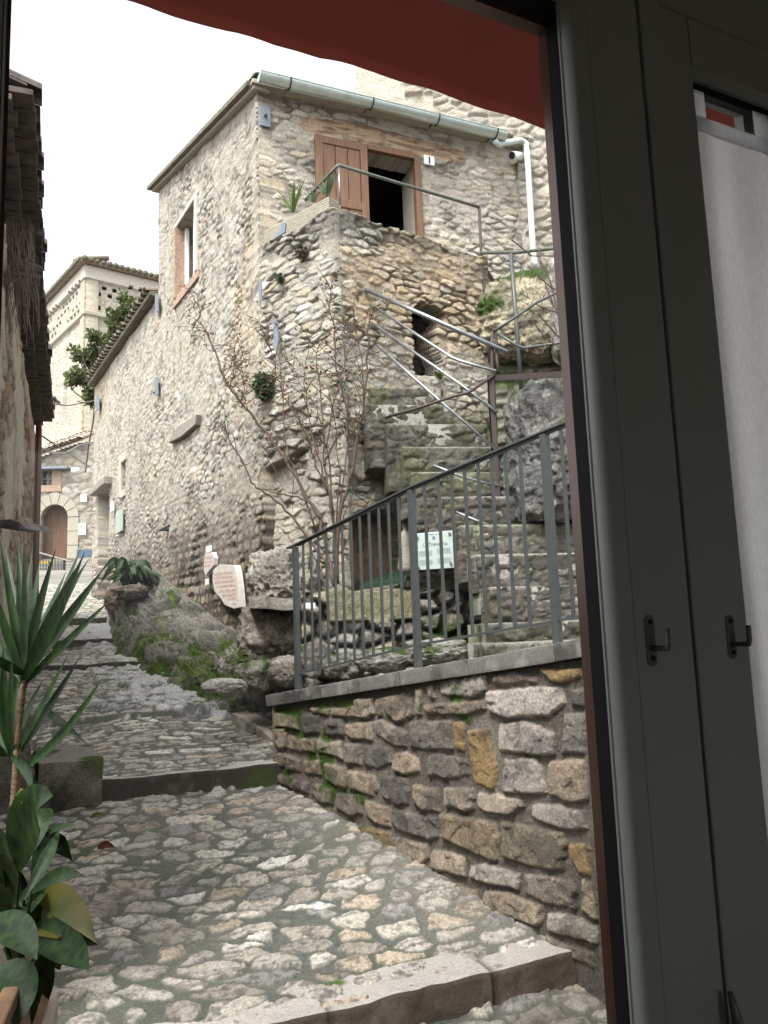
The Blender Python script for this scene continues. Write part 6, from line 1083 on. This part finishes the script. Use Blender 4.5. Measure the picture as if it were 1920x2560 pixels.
extr([(s_gr0 - .002, -.03), (s_gr0 - .002, -.003), (s_gr1 + .03, -.003), (s_gr1 + .03, -.03)], ZB, ZT, 'rebate', 'pvc', win2)
hbar(s_end, sR, [(zt2, -.002), (zt2, .006), (zt2 + .012, .0215), (ZT - .002, .0215), (ZT - .002, -.002)], 'top_rail', 'pvc', win2); hbar(s_gr1 + .05, sR + .1, [(zt2 + .11, .022), (zt2 + .112, .026), (ZT - .004, .026), (ZT - .004, .022)], 'cover_strip', 'pvc', win2)
hbar(s_end, sR, [(zt2 - .016, -.018), (zt2 - .016, -.003), (zt2 + .03, -.003), (zt2 + .03, -.018)], 'gasket', 'gasket', win2); extr([(s_end, -.018), (s_end, -.003), (s_end + .012, -.003), (s_end + .012, -.018)], ZB, zt2, 'gasket', 'gasket', win2); pane(s_end, sR, ZB, zt2, -.0185, win2)
# inner frame seen through the gap between the curtain tabs
ifr = MB(); q0 = FP.uv(1755, 232, -.03); q1 = FP.uv(1862, 275, -.03)
ifr.box(FP.P(s_end, q0[1] - .0, -.06), FP.U * .8, FP.N * .02, (0, 0, .04)); ifr.box(FP.P(FP.uv(1868, 300, -.03)[0], q0[1] - .3, -.06), FP.U * .03, FP.N * .021, (0, 0, .32)); ifr.build('outer_frame', M['pvc'], win2)
# curtain
cm, ct_, cb = newmat('linen'); tc = nd(ct_, 'ShaderNodeTexCoord'); mp = nd(ct_, 'ShaderNodeMapping'); mp.inputs['Scale'].default_value = (300, 300, 60); nz = nd(ct_, 'ShaderNodeTexNoise'); nz.inputs['Scale'].default_value = 1; nz.inputs['Detail'].default_value = 3; ct_.links.new(tc.outputs['Object'], mp.inputs[0]); ct_.links.new(mp.outputs[0], nz.inputs['Vector']); rp = nd(ct_, 'ShaderNodeValToRGB'); rp.color_ramp.elements[0].color = (.80, .81, .84, 1); rp.color_ramp.elements[1].color = (.95, .96, .98, 1); rp.color_ramp.elements[0].position = .3; rp.color_ramp.elements[1].position = .7; ct_.links.new(nz.outputs['Fac'], rp.inputs[0])
df = nd(ct_, 'ShaderNodeBsdfDiffuse'); tl = nd(ct_, 'ShaderNodeBsdfTranslucent'); tp_ = nd(ct_, 'ShaderNodeBsdfTransparent'); m1 = nd(ct_, 'ShaderNodeMixShader'); m1.inputs[0].default_value = .85; m2 = nd(ct_, 'ShaderNodeMixShader'); m2.inputs[0].default_value = .03
ct_.links.new(rp.outputs[0], df.inputs[0]); ct_.links.new(rp.outputs[0], tl.inputs[0]); ct_.links.new(df.outputs[0], m1.inputs[1]); ct_.links.new(tl.outputs[0], m1.inputs[2]); ct_.links.new(m1.outputs[0], m2.inputs[1]); ct_.links.new(tp_.outputs[0], m2.inputs[2]); ct_.links.new(m2.outputs[0], ct_.nodes['Material Output'].inputs[0])
czt = FP.uv(1728, 288, .0)[1]; s_a = np.linspace(s_end - .03, sR, 60); z_a = np.linspace(ZB, czt, 150); SA, ZA = np.meshgrid(s_a, z_a, indexing='ij')
offc = .006 + .009 * f2(SA * 9, ZA * 1.3, 4, 401) + .004 * np.sin(SA * 46 + 2 * f2(ZA * 1.2, SA * 0, 2, 5)) - .002 * np.exp(-((ZA - f2(SA * 3, SA * 0, 2, 6) * .15 - .15) / .03) ** 2)
pos = FP.o + FP.U * SA[..., None] + FP.N * offc[..., None]; pos[..., 2] = ZA - .012 * np.cos((SA - s_end) * 22) * (ZA > czt - .02) * 0 - .02 * np.sin(np.pi * np.clip((SA - s_end) / .34, 0, 1)) * ss(ZA, czt - .3, czt)
cur = empty('linen_curtain', FP.P(s_end + .2, ZB, .0), 'thin white linen curtain hung by tabs on the right window leaf', 'curtain')
grid('cloth', pos, np.ones(SA.shape, bool), np.concatenate([np.ones(SA.shape + (3,)), np.ones(SA.shape + (1,))], -1), None, cm, cur)
for (x0, x1, y) in ((1722, 1755, 200), (1880, 1914, 268)):
    u0, u1 = FP.uv(x0, y, 0)[0], FP.uv(x1, y, 0)[0]; b = MB(); b.box(FP.P(u0, czt - .02, -.001), FP.U * (u1 - u0), FP.N * .002, (0, 0, zt2 - .016 - czt + .02)); b.build('tab', cm, cur)
hbar(s_end - .03, sR, [(czt - .004, .003), (czt - .004, .009), (czt - .034, .009), (czt - .034, .003)], 'hem', 'white', cur).data.materials[0] = cm
# hooks: cranked handles on their plates
def hook(px, py, pw, ph, parent, off, arm):
    u, z = FP.uv(px, py, off); w_ = pw * 1.42 / F; h_ = ph * 1.42 / F; b = MB(); n = 8; r_ = w_ / 2
    pts = [(u + r_ * math.cos(math.pi * k / n), z + h_ / 2 - r_ + r_ * math.sin(math.pi * k / n)) for k in range(n + 1)] + [(u - r_ * math.cos(math.pi * k / n), z - h_ / 2 + r_ - r_ * math.sin(math.pi * k / n)) for k in range(n + 1)]
    b.prism([FP.P(a, c_, off) for a, c_ in pts], FP.N * .003); hk = b.build('hook', M['steel'], parent, bevel=.0008)
    for dz in (-.35, .36): c = FP.P(u, z + dz * h_, off + .003); b = MB(); b.tube([c, c + FP.N * .002], .0042, 12); b.build('screw', M['blackp'], hk, smooth=False)
    q = FP.P(u - .001, z - .012, off + .003); e = q + FP.N * .035; b = MB(); b.tube([q, q + FP.N * .034, e + np.array([0, 0, .006]), e + np.array([0, 0, .03])], .0042, 12); b.build('crank', M['steel'], hk, smooth=True)
hook(1625, 1601, 27, 116, win, .028, 1); hook(1826, 1592, 26, 106, win2, .022, 1)
b = MB(); u, z = FP.uv(1803, 2530, .03); b.tube([FP.P(u, z + .035, .05), FP.P(u + .004, z, .055), FP.P(u + .01, z - .12, .055)], [.004, .008, .012], 10); b.tube([FP.P(u + .006, z - .05, .02), FP.P(u + .006, z - .05, .055)], .008, 10); b.build('handle', M['steel'], win2, smooth=True)
# room shell
def rbox(name, u0, u1, z0, z1, o0, o1, mat):
    b = MB(); b.box(FP.P(u0, z0, o0), FP.U * (u1 - u0), FP.N * (o1 - o0), (0, 0, z1 - z0)); o = b.build(name, M[mat]); o['kind'] = 'structure'; return o
wl_, wr_ = wL - .14, sR + .12; RL, RR_, RBk, RT = -2.6, 2.9, 4.2, 2.15
rbox('wall', RL, wl_, ZB - .3, RT, -.30, .002, 'plaster'); rbox('wall', wr_, RR_, ZB - .3, RT, -.30, .002, 'plaster'); rbox('wall', wl_ + .001, wr_ - .001, ZT, RT - .002, -.28, .03, 'plaster'); rbox('wall', RL, -.6, ZB - .3, RT, RBk, RBk + .2, 'plaster'); rbox('wall', .6, RR_, ZB - .3, RT, RBk, RBk + .2, 'plaster'); rbox('wall', -.599, .599, ZB - .3, -.1, RBk, RBk + .2, 'plaster'); rbox('wall', -.599, .599, 1.2, RT, RBk, RBk + .2, 'plaster'); rbox('wall', RL - .2, RL - .001, ZB - .3, RT, -.30, RBk + .2, 'plaster'); rbox('wall', RR_ + .001, RR_ + .2, ZB - .3, RT, -.30, RBk + .2, 'plaster')  # the gap in the unseen back wall is added to brighten the window frame
rbox('ceiling', RL - .2, RR_ + .2, RT + .001, RT + .2, -.30, RBk + .2, 'plaster'); rbox('floor', RL - .2, RR_ + .2, ZB - .5, ZB - .001, -.28, RBk + .2, 'roomfloor')
# awning above the window, outside
AO = -1.05; fe = [FP.uv(x, y, AO) for x, y in ((300, 0), (440, 42), (560, 78), (700, 116), (735, 124), (800, 146), (920, 176), (1060, 222), (1200, 268), (1358, 322))]
am, at_t, ab = newmat('red_canvas'); ab.inputs['Base Color'].default_value = (.085, .02, .016, 1); ab.inputs['Roughness'].default_value = .85; tl = nd(at_t, 'ShaderNodeBsdfTranslucent'); tl.inputs[0].default_value = (.16, .03, .02, 1); ms = nd(at_t, 'ShaderNodeMixShader'); ms.inputs[0].default_value = .12; at_t.links.new(ab.outputs[0], ms.inputs[1]); at_t.links.new(tl.outputs[0], ms.inputs[2]); at_t.links.new(ms.outputs[0], at_t.nodes['Material Output'].inputs[0])
us_ = np.linspace(fe[0][0] - .9, fe[-1][0] + .9, 90); ez = np.interp(us_, [p[0] for p in fe], [p[1] for p in fe]); tt = np.linspace(0, 1, 24); zb_ = 2.35; P0 = []; Ur, Tt = np.meshgrid(us_, tt, indexing='ij')
ez = ez + .002 * np.abs(np.sin(us_ * 21)) ; zz = ez[:, None] * (1 - Tt) + zb_ * Tt - .03 * np.sin(np.pi * Tt) + .004 * np.sin(Ur * 20) * (1 - Tt); oo = AO * (1 - Tt) + (-.31) * Tt
pos = FP.o + FP.U * Ur[..., None] + FP.N * oo[..., None]; pos[..., 2] = zz
aw = empty('awning', FP.P(0, 2.3, -.3), 'dark red canvas awning stretched out above the window', 'awning')
grid('canvas', pos, np.ones(Ur.shape, bool), np.ones(Ur.shape + (4,)), (0, 0, .006), am, aw)

print('awning edge z', [round(p[1], 3) for p in fe], 'zt1', zt1, 'zt2', zt2)
